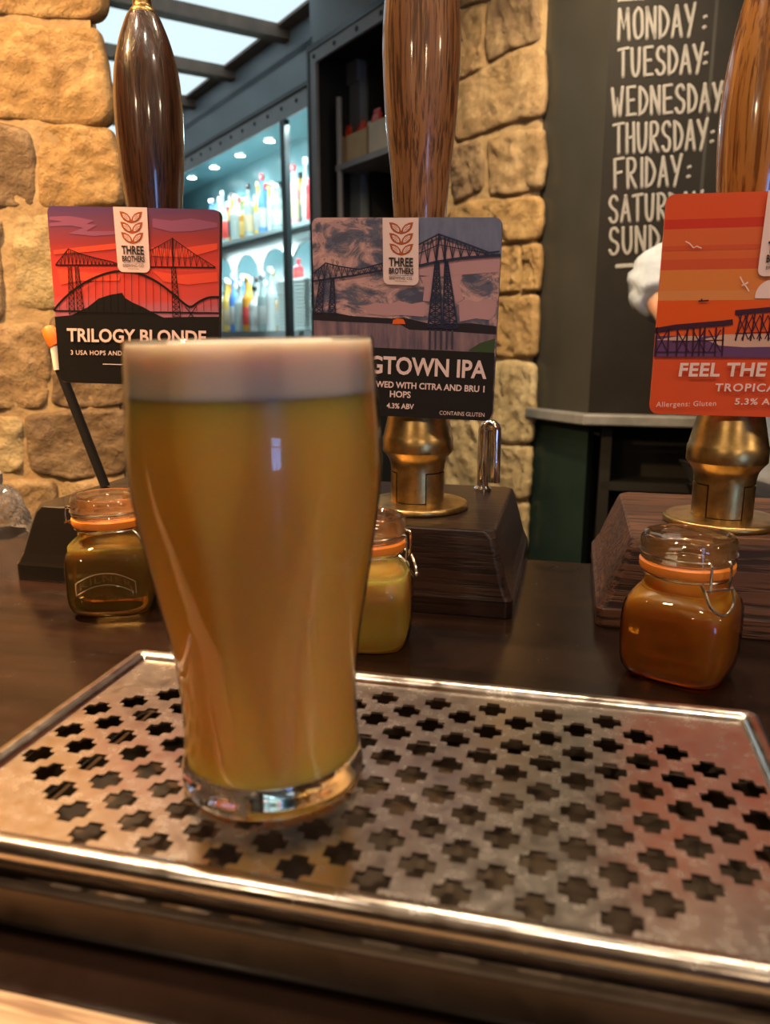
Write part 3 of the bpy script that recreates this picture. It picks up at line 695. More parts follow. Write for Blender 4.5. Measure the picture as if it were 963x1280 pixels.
c2.texts('title_lettering', [('GTOWN IPA', (462, 466.5), (608.5, 474), (462.5, 444)), ('BREWED WITH CITRA AND BRU 1', (455, 483), (606, 490.5), (455.2, 475)), ('HOPS', (488, 496.3), (514, 497.6), (488.2, 488)), ('4.3% ABV', (484, 510), (518, 511.6), (484.2, 503.3)), ('CONTAINS GLUTEN', (550, 518.2), (606, 521), (550.2, 513.2), .0)], CREAM)
logo(c2, (479, 272.6), (524, 272.6), (524, 357), (480, 355.5))

# ---- right clip: orange sunset, pier
u0, z0 = on_v(835, 243, CV); _, z1 = on_v(963, 237.5, CV); ub, zb = on_v(812, 517, CV)
def px_of(u, z):
    p = T(u, CV, z); y, zz = p.y, p.z-CH; dep = y*math.cos(PITCH)-zz*math.sin(PITCH); upv = y*math.sin(PITCH)+zz*math.cos(PITCH)
    return 481.5+F*p.x/dep, 640-F*upv/dep
c3 = Clip('square printed pump clip with orange sunset, gulls and dark pier, at right edge', [(834, 243), px_of(u0+.139, z0-.001), px_of(ub+.1395, zb-.001), (812, 517)], ink('clip_orange_edge', 190, 70, 30))
c3.board_mat = ink('clip_orange_edge2', 190, 70, 30)
K2 = 1.12
board(c3, ink('orange_field', 200, 74, 34, K2))
Rr = lambda y: px_of(u0+.139, on_v(835, y, CV)[1])     # matching point on the right edge
def strip(y0, y1, dy=-6, inset=0):
    a = on_v(834-.084*(y0-243), y0, CV); b = on_v(834-.084*(y1-243), y1, CV)
    return [(834-.0845*(y0-243)+.3, y0), (834-.0845*(y1-243)+.3, y1), px_of(u0+.1385, b[1]+.0003*0), px_of(u0+.1385, a[1])]
for nm, rows, colr in (('deep_red_band', [(275, 287)], (186, 48, 28)), ('soft_orange_band', [(287, 308), (314, 325)], (196, 88, 44)), ('dusty_band', [(308, 314), (325, 338)], (188, 74, 40)), ('gold_band', [(338, 364)], (200, 112, 52)), ('tan_band', [(364, 376)], (198, 122, 66)), ('sea_orange', [(376, 420)], (206, 78, 22)), ('purple_ground', [(420, 446)], (92, 58, 92))):
    c3.polys(nm, [strip(*r) for r in rows], ink(nm, *colr, K2))
c3.polys('beach', [[(880, 424), (905, 418), (1000, 417), (1000, 433), (930, 434), (900, 432)], [(818, 425), (850, 420), (880, 420), (870, 426)]], ink('beach', 190, 150, 130, K2))
sc_ = [(967+23.5*math.cos(R(a)), 373-23.5*math.sin(R(a))) for a in range(0, 181, 12)]
c3.polys('sun', [sc_], CREAM)
PUR = ink('pier_purple', 48, 22, 36, 1.5)
dkk = lambda x: 408.5-(x-818)*.06
L = [([(818.5, 413.5), (845, 409), (880, 406), (905, 404), (916, 402.5)], 6.5), ([(919, 391), (963, 387), (1000, 383)], 6)]
for x in (820, 835, 846, 858, 866, 874, 880, 894, 903): L += [([(x+1.5, 409), (x-.5, 445)], 1.9)]
for x in (820, 846, 866, 886): L += [([(x, 412), (x+15, 440)], 1.3), ([(x+15, 412), (x, 440)], 1.3)]
L += [([(819, 440), (896, 440)], 1.1), ([(840, 427), (905, 425)], 1.1)]
for x in (923, 931, 940, 950, 960, 970, 980): L += [([(x+4, 392), (x-2+.1*(x-940), 426)], 1.8), ([(x, 394), (x+12, 424)], 1.1), ([(x+10, 394), (x-4, 424)], 1.1)]
L += [([(919, 417), (985, 414)], 1.1)]
c3.strokes('pier', L, PUR)
c3.strokes('gull', [([(857, 302), (862, 304.5), (867, 310), (871, 308), (877, 310.5)], 1.3)], CREAM)
c3.strokes('gull', [([(925, 346), (929, 354), (933, 359), (936, 364.5)], 1.4), ([(927, 357), (931, 355.5), (935, 353)], 1.8)], CREAM)
c3.strokes('small_boat', [([(873, 376.5), (886, 375.8)], 1.8), ([(876, 374.8), (878, 374.6)], 2)], PUR)
c3.texts('title_lettering', [('FEEL THE', (848, 470.5), (956, 470.5), (850.5, 453.5), .03, 1.05), ('TROPICAL', (893, 489), (978, 489.5), (894.5, 479), .02, 1.15), ('5.3% ABV', (918, 505.5), (980, 506), (919, 497.5), .02, 1.1), ('Allergens: Gluten', (820, 510.5), (894.5, 509), (820.6, 502), .0, 1.1)], CREAM)
logo(c3, (960, 238.6), (1006, 237.2), (1000, 344), (946, 346))

# ------------------------------------------------------------------ small things on the bar
ua, za = on_v(131, 606, .60); ub_, zb_ = on_v(75, 462, .60); uc, zc = on_v(71, 432, .60); ud, zd = on_v(59, 408, .60)
d_ = Vector((ub_-ua, zb_-za)).normalized(); base_t = (za-.0605)/(-d_.y) if d_.y else 0
uB, zB = ua+d_.x*base_t, .0605
lv = empty('lever', T(uB, .60, zB), -TH, 'black lever with white neck and orange tip leaning out of the black pump base', 'lever')
def lp(u, z): return Vector((u-uB, 0, z-zB))
mesh_obj('rod', *tube([lp(uB, zB), lp(ua, za), lp(ub_, zb_)], .0042, 12), plain('matt_black_rod', (.006, .005, .005, 1), .75, spec=.2), lv, True)
mesh_obj('neck', *tube([lp(ub_, zb_), lp(uc, zc)], [.0050, .0056], 14), M['white_plastic'], lv, True)
tp = [lp(uc, zc)+(lp(ud, zd)-lp(uc, zc))*k for k in (0, .3, .7, .92, 1.0)]
mesh_obj('tip', *tube(tp, [.0062, .0066, .0064, .0050, .0022], 16), M['orange_plastic'], lv, True)
# chrome swan neck
us, zs = on_v(601, 597, .66); ue, _ = on_v(621, 597, .66); _, zt = on_v(612, 531, .66)
um = (us+ue)/2; rr = (ue-us)/2*.72
tap = empty('chrome_tap', T(um, .66, .060), -TH, 'small chrome swan neck tube rising behind the mahogany pump box', 'tap')
arc = [(-rr, 0, 0), (-rr, 0, zt-.06-rr)]+[(-rr*math.cos(R(a)), -.0*a, zt-.06-rr+rr*math.sin(R(a))) for a in range(15, 180, 15)]+[(rr, 0, zt-.06-rr), (rr, 0, .008)]
mesh_obj('pipe', *tube(arc, .0048, 12), M['chrome'], tap, True)
mesh_obj('flange', *lathe([(.0075, 0), (.0075, .003), (.0055, .005)], 24), M['chrome'], tap, True).location = (-rr, 0, 0)
# crumpled clear bottle at the far left
ubz, _ = on_v(-8, 660, .635)
bt = empty('plastic_bottle', T(ubz, .635, 0), 0, 'small clear dimpled plastic bottle with grey cap at the far left of the bar', 'bottle')
V, Fc = lathe(smooth_profile([(.030, 0), (.034, .004), (.033, .014), (.030, .026), (.024, .038), (.016, .046), (.0105, .050), (.0095, .054)], 4), 40)
V = [Vector(v)*(1+.06*math.sin(9*math.atan2(v[1], v[0])+v[2]*260)*(1 if v[2] < .046 else 0)) for v in V]
M['clear'] = thin_glass('clear_plastic', (.93, .93, .95, 1), .06, 1.7, .10, (.8, .8, .85, 1))
mesh_obj('bottle_body', V, Fc, M['clear'], bt)
mesh_obj('cap', *lathe([(.0125, .050), (.013, .052), (.013, .060), (.0115, .062)], 24), plain('grey_cap', (.22, .2, .18, 1), .5), bt, True)

# ------------------------------------------------------------------ stonework
def stone_mat(name, c1, c2, c3, rough=.85):
    m = NT(name); v = m.coords((1, 1, 1)); f = m.noise(v, 14, 6, .65, .5); f2 = m.noise(v, 60, 7, .7)
    col = m.ramp(f, [(.28, c1), (.5, c2), (.72, c3)]); g = m.ramp(f2, [(.25, (.45, .45, .45, 1)), (.6, (1, 1, 1, 1))])
    mx = m.node('ShaderNodeMix', data_type='RGBA', blend_type='MULTIPLY'); mx.inputs[0].default_value = .6
    m.link(col, mx.inputs[6]); m.link(g, mx.inputs[7]); m.link(mx.outputs[2], m.b.inputs['Base Color'])
    set_(m, Roughness=rough, Specular_IOR_Level=.2); m.bump(f2, 1.0, .012); return m.m
S = [stone_mat('sandstone_gold', (.30, .175, .075, 1), (.44, .275, .12, 1), (.54, .36, .175, 1)), stone_mat('sandstone_tan', (.27, .17, .085, 1), (.39, .26, .14, 1), (.48, .34, .19, 1)),
     stone_mat('sandstone_brown', (.13, .085, .055, 1), (.24, .16, .095, 1), (.34, .24, .14, 1)), stone_mat('sandstone_pale', (.38, .27, .14, 1), (.50, .38, .21, 1), (.60, .48, .29, 1))]
M['mortar'] = varied('lime_mortar', (.27, .18, .09, 1), (.38, .265, .14, 1), 30, .9, bump=1, dist=.008)
def stone(poly, org, ex, ez, en, depth, mat, parent, seed, rough=.006, name='stone', grow=.0):
    P = [Vector(p) for p in poly]; c = sum(P, Vector((0, 0)))/len(P); P = [p+(p-c).normalized()*grow for p in P]
    NG = 24; N = NG*4
    L = [(P[i]-P[i-1]).length for i in range(1, len(P))]+[(P[0]-P[-1]).length]; tot = sum(L); loop = []
    for k in range(N):
        d = tot*k/N; i = 0
        while i < len(L)-1 and d > L[i]: d -= L[i]; i += 1
        a, b = P[i], P[(i+1) % len(P)]; loop.append(a+(b-a)*min(d/max(L[i], 1e-6), 1))
    for _ in range(6): loop = [(loop[i-1]+loop[i]*2+loop[(i+1) % N])/4 for i in range(N)]
    # start the loop at the corner nearest top left so that grid corners meet stone corners
    k0 = min(range(N), key=lambda i: loop[i].x-c.x-(loop[i].y-c.y)); loop = loop[k0:]+loop[:k0]
    V, Fc, idx = [], [], {}
    def perim(i, j):                              # ring position of grid cell border (i, j) scaled to the border
        x, y = 2*i/NG-1, 2*j/NG-1; m = max(abs(x), abs(y))
        if m < 1e-9: return c, 0
        x, y = x/m, y/m
        if y <= -1+1e-9: t = (x+1)/2
        elif x >= 1-1e-9: t = 1+(y+1)/2
        elif y >= 1-1e-9: t = 2+(1-x)/2
        else: t = 3+(1-y)/2
        f = t*NG; q = int(f) % N; r = f-int(f); p = loop[q]*(1-r)+loop[(q+1) % N]*r
        return c+(p-c)*m, m
    def surf(q, m, h):
        w3 = org+ex*q.x+ez*q.y; e = 1 if h > .5 else .3
        n1 = noise.noise(w3*13+Vector((seed, 0, 0))); n2 = noise.noise(w3*38+Vector((0, seed, 0))); n3 = noise.noise(w3*95+Vector((0, 0, seed)))
        wob = .45*rough*noise.noise(w3*45+Vector((seed, seed, 0)))*(1 if m > .85 else 0)
        return w3+en*(depth*h+(n1*1.1+n2*.8+n3*.55)*rough*e)+(ex+ez*.6)*wob
    for i in range(NG+1):
        for j in range(NG+1):
            q, m = perim(i, j); edge_d = 1-m
            h = 1.05-(.55*max(0, 1-edge_d/.10)**2); idx[i, j] = len(V); V.append(surf(q, m, h))
    for i in range(NG):
        for j in range(NG): Fc.append((idx[i, j], idx[i+1, j], idx[i+1, j+1], idx[i, j+1]))
    ring = [(i, 0) for i in range(NG)]+[(NG, j) for j in range(NG)]+[(i, NG) for i in range(NG, 0, -1)]+[(0, j) for j in range(NG, 0, -1)]
    k = len(V)
    for i, j in ring: q, m = perim(i, j); V.append(surf(q, 1, -.6))
    n = len(ring)
    for a_ in range(n): b_ = (a_+1) % n; Fc.append((idx[ring[a_]], idx[ring[b_]], k+b_, k+a_))
    Fc.append(tuple(range(k, k+n)))
    return mesh_obj(name, V, Fc, mat, parent, True)
# left pillar: plane y = LY facing the viewer
LY = 1.06
XE = on_y(132, 200, LY)[0]-.004
def slab(pts, z0, z1):                             # plan outline -> prism
    n = len(pts); V = [Vector((p.x, p.y, z0)) for p in pts]+[Vector((p.x, p.y, z1)) for p in pts]
    return V, [tuple(range(n-1, -1, -1)), tuple(range(n, 2*n))]+[(i, (i+1) % n, n+(i+1) % n, n+i) for i in range(n)]
pil = mesh_obj('wall_pillar_left', *slab([Vector((-1.35, LY-.0065, 0)), Vector((XE, LY-.0065, 0)), Vector((XE-.012, LY+.05, 0)), Vector((XE-.30, LY+.42, 0)), Vector((-1.35, LY+.42, 0))], FL, CE+.02), M['mortar'], kind='structure')
X = lambda px, py: on_y(px, py, LY)
ex, ez, en = Vector((1, 0, 0)), Vector((0, 0, 1)), Vector((0, -1, 0)); org = Vector((0, LY, 0))
stones = [([(-60, -75), (128, -60), (131, 5), (128, 25), (60, 22), (-60, 15)], 0), ([(-40, -160), (128, -160), (130, -72), (-40, -85)], 1), ([(-200, -160), (-52, -160), (-50, -90), (-70, 15), (-200, 10)], 0),
    ([(-30, 34), (20, 30), (70, 40), (122, 38), (128, 70), (136, 110), (139, 140), (137, 156), (95, 158), (50, 150), (-30, 148)], 0), ([(-200, 25), (-45, 28), (-42, 148), (-200, 150)], 1),
    ([(-90, 160), (10, 158), (40, 170), (46, 210), (45, 258), (-90, 262)], 2), ([(52, 163), (70, 158), (139, 164), (146, 190), (152, 220), (152, 256), (54, 260)], 0), ([(-200, 160), (-100, 160), (-98, 262), (-200, 262)], 0),
    ([(-60, 275), (4, 277), (6, 398), (-60, 402)], 1), ([(21, 274), (90, 268), (152, 270), (156, 330), (154, 380), (40, 388), (24, 380)], 3), ([(-200, 275), (-70, 275), (-70, 400), (-200, 400)], 1),
    ([(-60, 412), (40, 406), (62, 404), (64, 460), (60, 508), (-60, 512)], 1), ([(68, 398), (158, 392), (160, 450), (158, 504), (100, 508), (70, 506)], 2), ([(-200, 410), (-70, 410), (-70, 515), (-200, 515)], 1),
    ([(-90, 522), (28, 521), (31, 560), (28, 588), (-90, 592)], 3), ([(35, 520), (100, 514), (160, 512), (163, 560), (158, 590), (95, 596), (42, 588)], 2), ([(-200, 525), (-100, 525), (-100, 590), (-200, 590)], 1),
    ([(-60, 602), (70, 600), (74, 640), (70, 690), (-60, 690)], 1), ([(80, 602), (162, 598), (164, 650), (160, 690), (84, 690)], 1), ([(-200, 600), (-70, 600), (-70, 690), (-200, 690)], 2)]
for i, (pp, mi) in enumerate(stones):
    stone([X(*p) for p in pp], org, ex, ez, en, .011, S[mi], pil, 3.1*i+1, .0060, grow=.0045)
# centre pillar on the back-bar wall line
PW = -.17
sL, sR = on_w(566, 300, PW)[0], on_w(673, 200, PW)[0]
pc = mesh_obj('wall_pillar_centre', *frame_box(W, sL-.07, sR-.004, PW-.002, .45, FL, CE+.02), M['mortar'], kind='structure')
Xw = lambda px, py: on_w(px, py, PW)
cst = [([(569, 22), (606, 10), (607, 84), (571, 101)], 1), ([(612, 5), (640, -6), (672, -16), (676, 50), (640, 60), (612, 78)], 2), ([(569, -40), (640, -72), (674, -82), (674, -24), (612, -2), (569, 12)], 1),
    ([(570, 110), (612, 86), (650, 64), (678, 58), (682, 100), (679, 146), (640, 152), (600, 168), (571, 178)], 1), ([(613, 176), (650, 166), (679, 164), (681, 200), (679, 234), (640, 243), (615, 243)], 1),
    ([(566, 188), (600, 178), (606, 200), (604, 236), (570, 254)], 2), ([(564, 262), (600, 250), (640, 250), (676, 246), (677, 280), (674, 299), (630, 303), (564, 312)], 0), ([(628, 311), (652, 309), (654, 330), (652, 362), (624, 366)], 0),
    ([(657, 309), (675, 307), (676, 335), (674, 361), (657, 362)], 0), ([(560, 320), (622, 313), (620, 368), (560, 376)], 3), ([(618, 374), (645, 372), (673, 370), (672, 410), (670, 444), (640, 446), (616, 444)], 0),
    ([(560, 384), (612, 376), (610, 446), (560, 446)], 3), ([(620, 454), (645, 452), (669, 457), (668, 500), (665, 551), (640, 553), (618, 545)], 3), ([(560, 455), (614, 453), (612, 520), (560, 520)], 3),
    ([(560, 527), (598, 526), (604, 560), (600, 612), (560, 612)], 3), ([(607, 556), (640, 560), (664, 559), (662, 600), (660, 622), (606, 622)], 3), ([(560, 622), (604, 620), (604, 680), (560, 680)], 3), ([(608, 630), (660, 630), (656, 690), (608, 690)], 3)]
for i, (pp, mi) in enumerate(cst):
    stone([Xw(*p) for p in pp], WO+WW*PW, WS, ez, -WW, .012, S[mi], pc, 100+2.3*i, .0085, grow=.006)

# ------------------------------------------------------------------ servery: back-bar wall, cabinet, ceiling of light panels
M['grey_blue'] = varied('grey_blue_paint', (.17, .20, .215, 1), (.21, .24, .255, 1), 5, .5, bump=0)
M['grey_trim'] = varied('grey_metal_trim', (.20, .20, .20, 1), (.27, .26, .25, 1), 10, .45, bump=0)
M['teal'] = varied('teal_lining', (.16, .30, .33, 1), (.20, .36, .39, 1), 4, .3, bump=0)
M['dark_frame'] = plain('dark_frame', (.012, .009, .008, 1), .4)
S0, NB, ND = -4.6, 1.14, .62                      # far end, underside of the bulkhead, niche depth
bb = mesh_obj('wall_servery', *join(frame_box(W, S0, .40, 0, .10, NB+.03, CE), frame_box(W, S0, .40, ND, ND+.08, FL, NB+.2), frame_box(W, S0, .40, .0, ND, NB+.17, NB+.2), frame_box(W, .30, .40, 0, ND, FL, NB+.2), frame_box(W, S0-.08, S0, -2.6, ND, FL, CE)), M['grey_blue'], kind='structure')
mesh_obj('niche_lining', *join(frame_box(W, S0, .30, ND-.012, ND-.002, FL, NB+.17), frame_box(W, S0, .30, .10, ND-.012, NB+.155, NB+.168), frame_box(W, .288, .299, .1, ND-.012, FL, NB+.155)), M['teal'], bb)
mesh_obj('rail', *frame_box(W, S0, .40, -.012, .0, NB-.045, NB+.030), M['grey_trim'], bb)
mesh_obj('rail_dark_bead', *frame_box(W, S0, .40, -.020, -.001, NB+.030, NB+.046), M['dark_frame'], bb)  # dark bead along the top of the rail
for i in range(16):
    s_ = .05-i*.145
    o = mesh_obj('bolt', *lathe([(.009, 0), (.008, .004), (.004, .006)], 10), M['dark_frame'], bb); o.matrix_world = Matrix.Translation(W(s_, -.012, NB+.0))@(-WW).to_track_quat('Z', 'Y').to_matrix().to_4x4()
for s_ in (-.24, -1.75, -3.2): mesh_obj('mullion', *frame_box(W, s_-.022, s_+.022, -.012, .012, FL, NB-.045), M['dark_frame'], bb)
# back-bar cupboards under the counter line and a lit shelf above
M['counter_teal'] = plain('servery_counter', (.24, .28, .28, 1), .3)
sh_root = empty('bottle_shelf', W(-1.2, .36, .215), 0, 'pale upper shelf on arched supports holding the spirit bottles', 'shelf')
bc_root = empty('back_counter', W(-1.2, .36, FL), 0, 'pale topped back counter under the spirit bottle shelf', 'counter')
def wchild(name, Vf, mat, root, smooth=False):
    V, Fc = Vf; return mesh_obj(name, [Vector(v)-root.location for v in V], Fc, mat, root, smooth)
M['shelf_glass'] = plain('shelf_edge', (.42, .50, .50, 1), .3)
wchild('worktop', frame_box(W, -3.6, .28, .06, ND-.014, .175, .215), M['counter_teal'], bc_root)
wchild('cupboard', frame_box(W, -3.6, .28, .10, ND-.014, FL, .175), M['dark_frame'], bc_root)
wchild('upper_shelf', frame_box(W, -3.6, -.28, .22, .48, .715, .735), M['shelf_glass'], sh_root)
wchild('fascia', frame_box(W, -3.6, -.28, .235, .255, .655, .715), M['counter_teal'], sh_root)
def arch_panel(s0, s1, z0, z1, w0, w1, r):
    n = 8; loop = [(s0, z1), (s0, z0)]
    mid = (s0+s1)/2; hw_ = (s1-s0)/2
    loop2 = [(s0+.02, z0), (s0+.02, z1-r*1.1)]+[(mid-(hw_-.02)*math.cos(R(a)), z1-r*1.1+r*math.sin(R(a))) for a in range(20, 180, 20)]+[(s1-.02, z1-r*1.1), (s1-.02, z0)]
    poly = [(s0, z1), (s0, z0)]+loop2+[(s1, z0), (s1, z1)]; m = len(poly)
    V = [W(s, w0, z) for s, z in poly]+[W(s, w1, z) for s, z in poly]
    return V, [tuple(range(m)), tuple(range(2*m-1, m-1, -1))]+[(i, (i+1) % m, m+(i+1) % m, m+i) for i in range(m)]
for i in range(7): wchild('arch', arch_panel(-3.0+i*.38, -2.62+i*.38, .215, .655, .238, .252, .10), M['counter_teal'], sh_root)
# downlights in the niche soffit
M['led'] = emit('led_lamp', (.85, 1, 1, 1), 30)
dl = []
for i, (px, py) in enumerate(((337, 176), (300, 194), (268, 209), (240, 222))):
    zc_ = NB+.15; d = ray(px, py); t = (zc_-CH)/d.z; p = d*t
    s_, w_ = (p-WO).dot(WS), (p-WO).dot(WW)
    w_ = min(max(w_, .14), ND-.08); p = W(s_, w_, zc_)
    e = empty('recessed_downlight', p, 0, 'round white recessed downlight in the teal bottle niche, %s from the mullion' % ('first', 'second', 'third', 'fourth')[i], 'downlight', 'downlights over the spirit bottles')
    mesh_obj('bezel', *shell([(.036, .004), (.036, -.004), (.030, -.005), (.028, .002)], 24), M['chrome'], e, True)
    mesh_obj('lamp_disc', *lathe([(.028, -.001), (.027, -.003)], 20), M['led'], e)
    lamp('downlight_beam', 'SPOT', p+Vector((0, 0, -.02)), 16, (.72, .95, 1), .03, p+Vector((0, 0, -1)), 120, .6)
lamp('niche_strip', 'AREA', W(-1.3, .14, 1.10), 6, (.8, .98, 1), 1.8, W(-1.3, .5, .75), size_y=.03)
lamp('niche_strip', 'AREA', W(-.35, .03, 1.08), 7, (.7, .97, 1), .9, W(-.35, .12, .3), size_y=.03)  # extra strip light added under the rail to brighten the slatted cabinet
lamp('niche_strip', 'AREA', W(-.05, .2, 1.05), 7, (.55, .92, 1), .15, W(-.2, .5, .2))
lamp('niche_strip', 'AREA', W(-1.1, .16, .62), 5, (.85, .98, 1), .9, W(-1.1, .5, .2), size_y=.03)
lamp('niche_strip', 'AREA', W(-2.4, .16, .62), 5, (.85, .98, 1), .9, W(-2.4, .5, .2), size_y=.03)

# bottles: build a few shapes then copy
def bottle_mesh(r, h, neck, cap):
    return smooth_profile([(r*.9, 0), (r, .006), (r, h*.55), (r*.92, h*.62), (neck, h*.76), (neck, h*.93)], 3), h, neck, cap
glass_cols = {'clear': (.40, .50, .50), 'green': (.03, .45, .08), 'amber': (.75, .35, .05), 'red': (.75, .08, .09), 'blue': (.15, .35, .85), 'white': (.6, .64, .63), 'gold': (.85, .6, .15), 'pink': (.8, .4, .45), 'teal': (.02, .45, .42)}
bm_ = {}
for k, c in glass_cols.items():
    m = NT('bottle_'+k); set_(m, Base_Color=c+(1,), Roughness=.08, Transmission_Weight=.15 if k not in ('white',) else 0, IOR=1.3); bm_[k] = m.m
cap_m = {k: plain('cap_'+k, c, .3, mt) for k, c, mt in (('silver', (.8, .85, .85, 1), 1), ('black', (.02, .02, .02, 1), 0), ('gold', (.8, .6, .2, 1), 1), ('white', (.85, .88, .88, 1), 0), ('red', (.75, .06, .06, 1), 0), ('teal', (.02, .5, .48, 1), 0))}
lab_m = {k: plain('label_'+k, c, .5) for k, c in (('white', (.55, .58, .56, 1)), ('cream', (.6, .5, .32, 1)), ('red', (.7, .07, .06, 1)), ('black', (.03, .03, .03, 1)), ('gold', (.8, .55, .15, 1)))}
shapes = {'tall': (.029, .29, .011), 'squat': (.035, .23, .012), 'slim': (.025, .31, .010), 'square': (.032, .26, .011)}
proto = {}
for k, (r, h, nk) in shapes.items():
    pr = smooth_profile([(r*.9, 0), (r, .006), (r, h*.5), (r*.9, h*.6), (nk, h*.74), (nk, h*.93)], 3)
    if k == 'square':
        V, Fc = se_loft([(a, z, 5 if a > r*.8 else 2.2) for a, z in pr], 24, True, True)
    else: V, Fc = lathe(pr, 20)
    me1 = bpy.data.meshes.new('bottle_body'); me1.from_pydata(V, [], Fc)
    V, Fc = lathe([(nk*1.2, h*.90), (nk*1.25, h*.92), (nk*1.25, h), (nk*1.0, h*1.005)], 16); me2 = bpy.data.meshes.new('cap'); me2.from_pydata(V, [], Fc)
    V, Fc = lathe([(r*1.01, h*.12), (r*1.02, h*.125), (r*1.02, h*.43), (r*1.01, h*.435)], 20, False, False); me3 = bpy.data.meshes.new('paper_label'); me3.from_pydata(V, [], Fc)
    for q in (me1, me2, me3):
        for p in q.polygons: p.use_smooth = True
    proto[k] = (me1, me2, me3)
def bottle(shape, glassc, capc, labc, p, label, group):
    e = empty('spirit_bottle', p, 0, label, 'bottle', group)
    for nm, me, mt in zip(('bottle_body', 'cap', 'paper_label'), proto[shape], (bm_[glassc], cap_m[capc], lab_m.get(labc))):
        if mt is None: continue
        if not me.materials: me.materials.append(mt)
        o = bpy.data.objects.new(nm, me); C.objects.link(o); o.parent = e
        o.material_slots[0].link = 'OBJECT'; o.material_slots[0].material = mt
    return e
upper = [('tall', 'red', 'white', 'red', 'red bottle with red label'), ('slim', 'clear', 'white', 'white', 'clear slim bottle with white label'), ('tall', 'pink', 'red', 'cream', 'pink bottle with red cap'), ('tall', 'green', 'teal', None, 'bright green bottle with teal cap'), ('squat', 'clear', 'silver', 'white', 'squat clear bottle with white label'), ('square', 'white', 'silver', None, 'white square bottle with silver cap'), ('slim', 'blue', 'red', 'white', 'blue slim bottle with red cap'), ('tall', 'gold', 'gold', 'white', 'golden bottle with white label'), ('tall', 'clear', 'black', 'cream', 'clear bottle with cream label and black cap'), ('squat', 'amber', 'gold', 'gold', 'squat amber bottle with gold label'), ('square', 'clear', 'white', 'white', 'square clear bottle with white cap'), ('tall', 'amber', 'black', 'black', 'amber bottle with black label'), ('slim', 'clear', 'silver', 'red', 'slim clear bottle with red label'), ('tall', 'white', 'white', 'gold', 'white bottle with gold label'), ('tall', 'blue', 'silver', None, 'plain blue bottle with silver cap')]
upper += [(a, b, c, d, t+', back row') for a, b, c, d, t in upper[::-1]]
for i, (a, b, c, d, t) in enumerate(upper):
    s_ = -.52-(i % 15)*.098-(.05 if i > 14 else 0)
    bottle(a, b, c, d, W(s_, (.27 if i < 15 else .38)+.02*(i % 2), .735), t+' on the upper shelf', 'bottles on the upper back-bar shelf')
lower = [('slim', 'white', 'white', None, 'plain white slim bottle'), ('tall', 'clear', 'silver', 'white', 'clear bottle with white label'), ('squat', 'white', 'black', 'white', 'squat white bottle with black cap'), ('tall', 'amber', 'gold', 'red', 'amber bottle with red label'), ('square', 'clear', 'silver', 'cream', 'square clear bottle with cream label'), ('slim', 'blue', 'white', 'white', 'slim blue bottle with white label'), ('tall', 'gold', 'white', 'cream', 'gold bottle with cream label'), ('tall', 'clear', 'black', 'gold', 'clear bottle with gold label'), ('square', 'white', 'white', 'gold', 'square white bottle with gold label'), ('slim', 'clear', 'gold', 'white', 'slim clear bottle with gold cap'), ('squat', 'amber', 'silver', 'white', 'squat amber bottle with white label')]
lower += [(a, b, c, d, t+', back row') for a, b, c, d, t in lower[::-1]]
for i, (a, b, c, d, t) in enumerate(lower):
    bottle(a, b, c, d, W(-.66-(i % 11)*.10-(.05 if i > 10 else 0), .10 if i < 11 else .18, .215), t+' on the counter below the shelf', 'bottles on the back-bar counter')
# slatted steel glass-washer beside the lower bottles
uA = W(-.30, .13, .215)
gw = empty('bottle_cooler', uA, 0, 'pale slatted metal cabinet standing right of the lower bottles', 'cabinet')
V, Fc = frame_box(W, -.58, -.02, .10, .225, .215, .455); mesh_obj('body', [Vector(v)-uA for v in V], Fc, plain('pale_teal_metal', (.75, .82, .80, 1), .4), gw)
M['pale_slat'] = plain('pale_slat', (.58, .68, .66, 1), .4)
for i in range(14):
    V, Fc = frame_box(W, -.57, -.03, .092, .10, .225+i*.0165, .234+i*.0165)
    mesh_obj('slat', [Vector(v)-uA for v in V], Fc, M['pale_slat'], gw)
bottle('tall', 'clear', 'silver', 'white', W(-.12, .165, .455), 'clear bottle with white label standing on the slatted cabinet', 'bottles on the back-bar counter')
bottle('squat', 'red', 'red', 'red', W(-.46, .16, .455), 'miniature red bottle standing on the slatted cabinet', 'bottles on the back-bar counter').scale = (.7, .7, .42)

lamp('servery_fill_spot', 'SPOT', W(-.2, -.95, 1.38), 80, (.80, .97, 1), .05, W(-.30, .10, .33), 30, .6)  # unseen spot added to brighten the slatted cabinet
# black shelf cabinet, nearer than the niche
CW = -.15
sA, zA = on_w(388, 62, CW); sB = sL-.075
cb = empty('wall_cabinet', W((sA+sB)/2, CW+.2, FL), 0, 'tall black open shelf cabinet with riveted grey frame beside the stone pillar', 'cabinet')
so, zo = on_w(398, 75, CW)
wchild('carcass', join(frame_box(W, sA, sA+.02, CW, .0, FL, zA+.04), frame_box(W, sA, sB, CW+.40, CW+.42, FL, zA), frame_box(W, sA, sB, CW+.01, CW+.40, zA-.03, zA-.01), frame_box(W, sA+.14, sA+.16, .012, CW+.4, FL, zA-.03), frame_box(W, sB-.02, sB, CW+.01, CW+.4, FL, zA-.03), frame_box(W, sA, sB, CW+.02, CW+.40, FL, .0)), M['black'], cb)
wchild('header', frame_box(W, sA, sB+.02, CW, .0, zA+.0, CE+.015), M['grey_blue'], cb)
wchild('frame_top', frame_box(W, sA+.012, sB, CW-.012, CW, zo-.008, zA-.016), M['grey_trim'], cb)
wchild('frame_bead', frame_box(W, sA, sB, CW-.016, CW, zA-.016, zA+.002), M['dark_frame'], cb)
wchild('frame_side', frame_box(W, sA+.014, so, CW-.012, CW, FL, zo-.008), M['grey_trim'], cb)
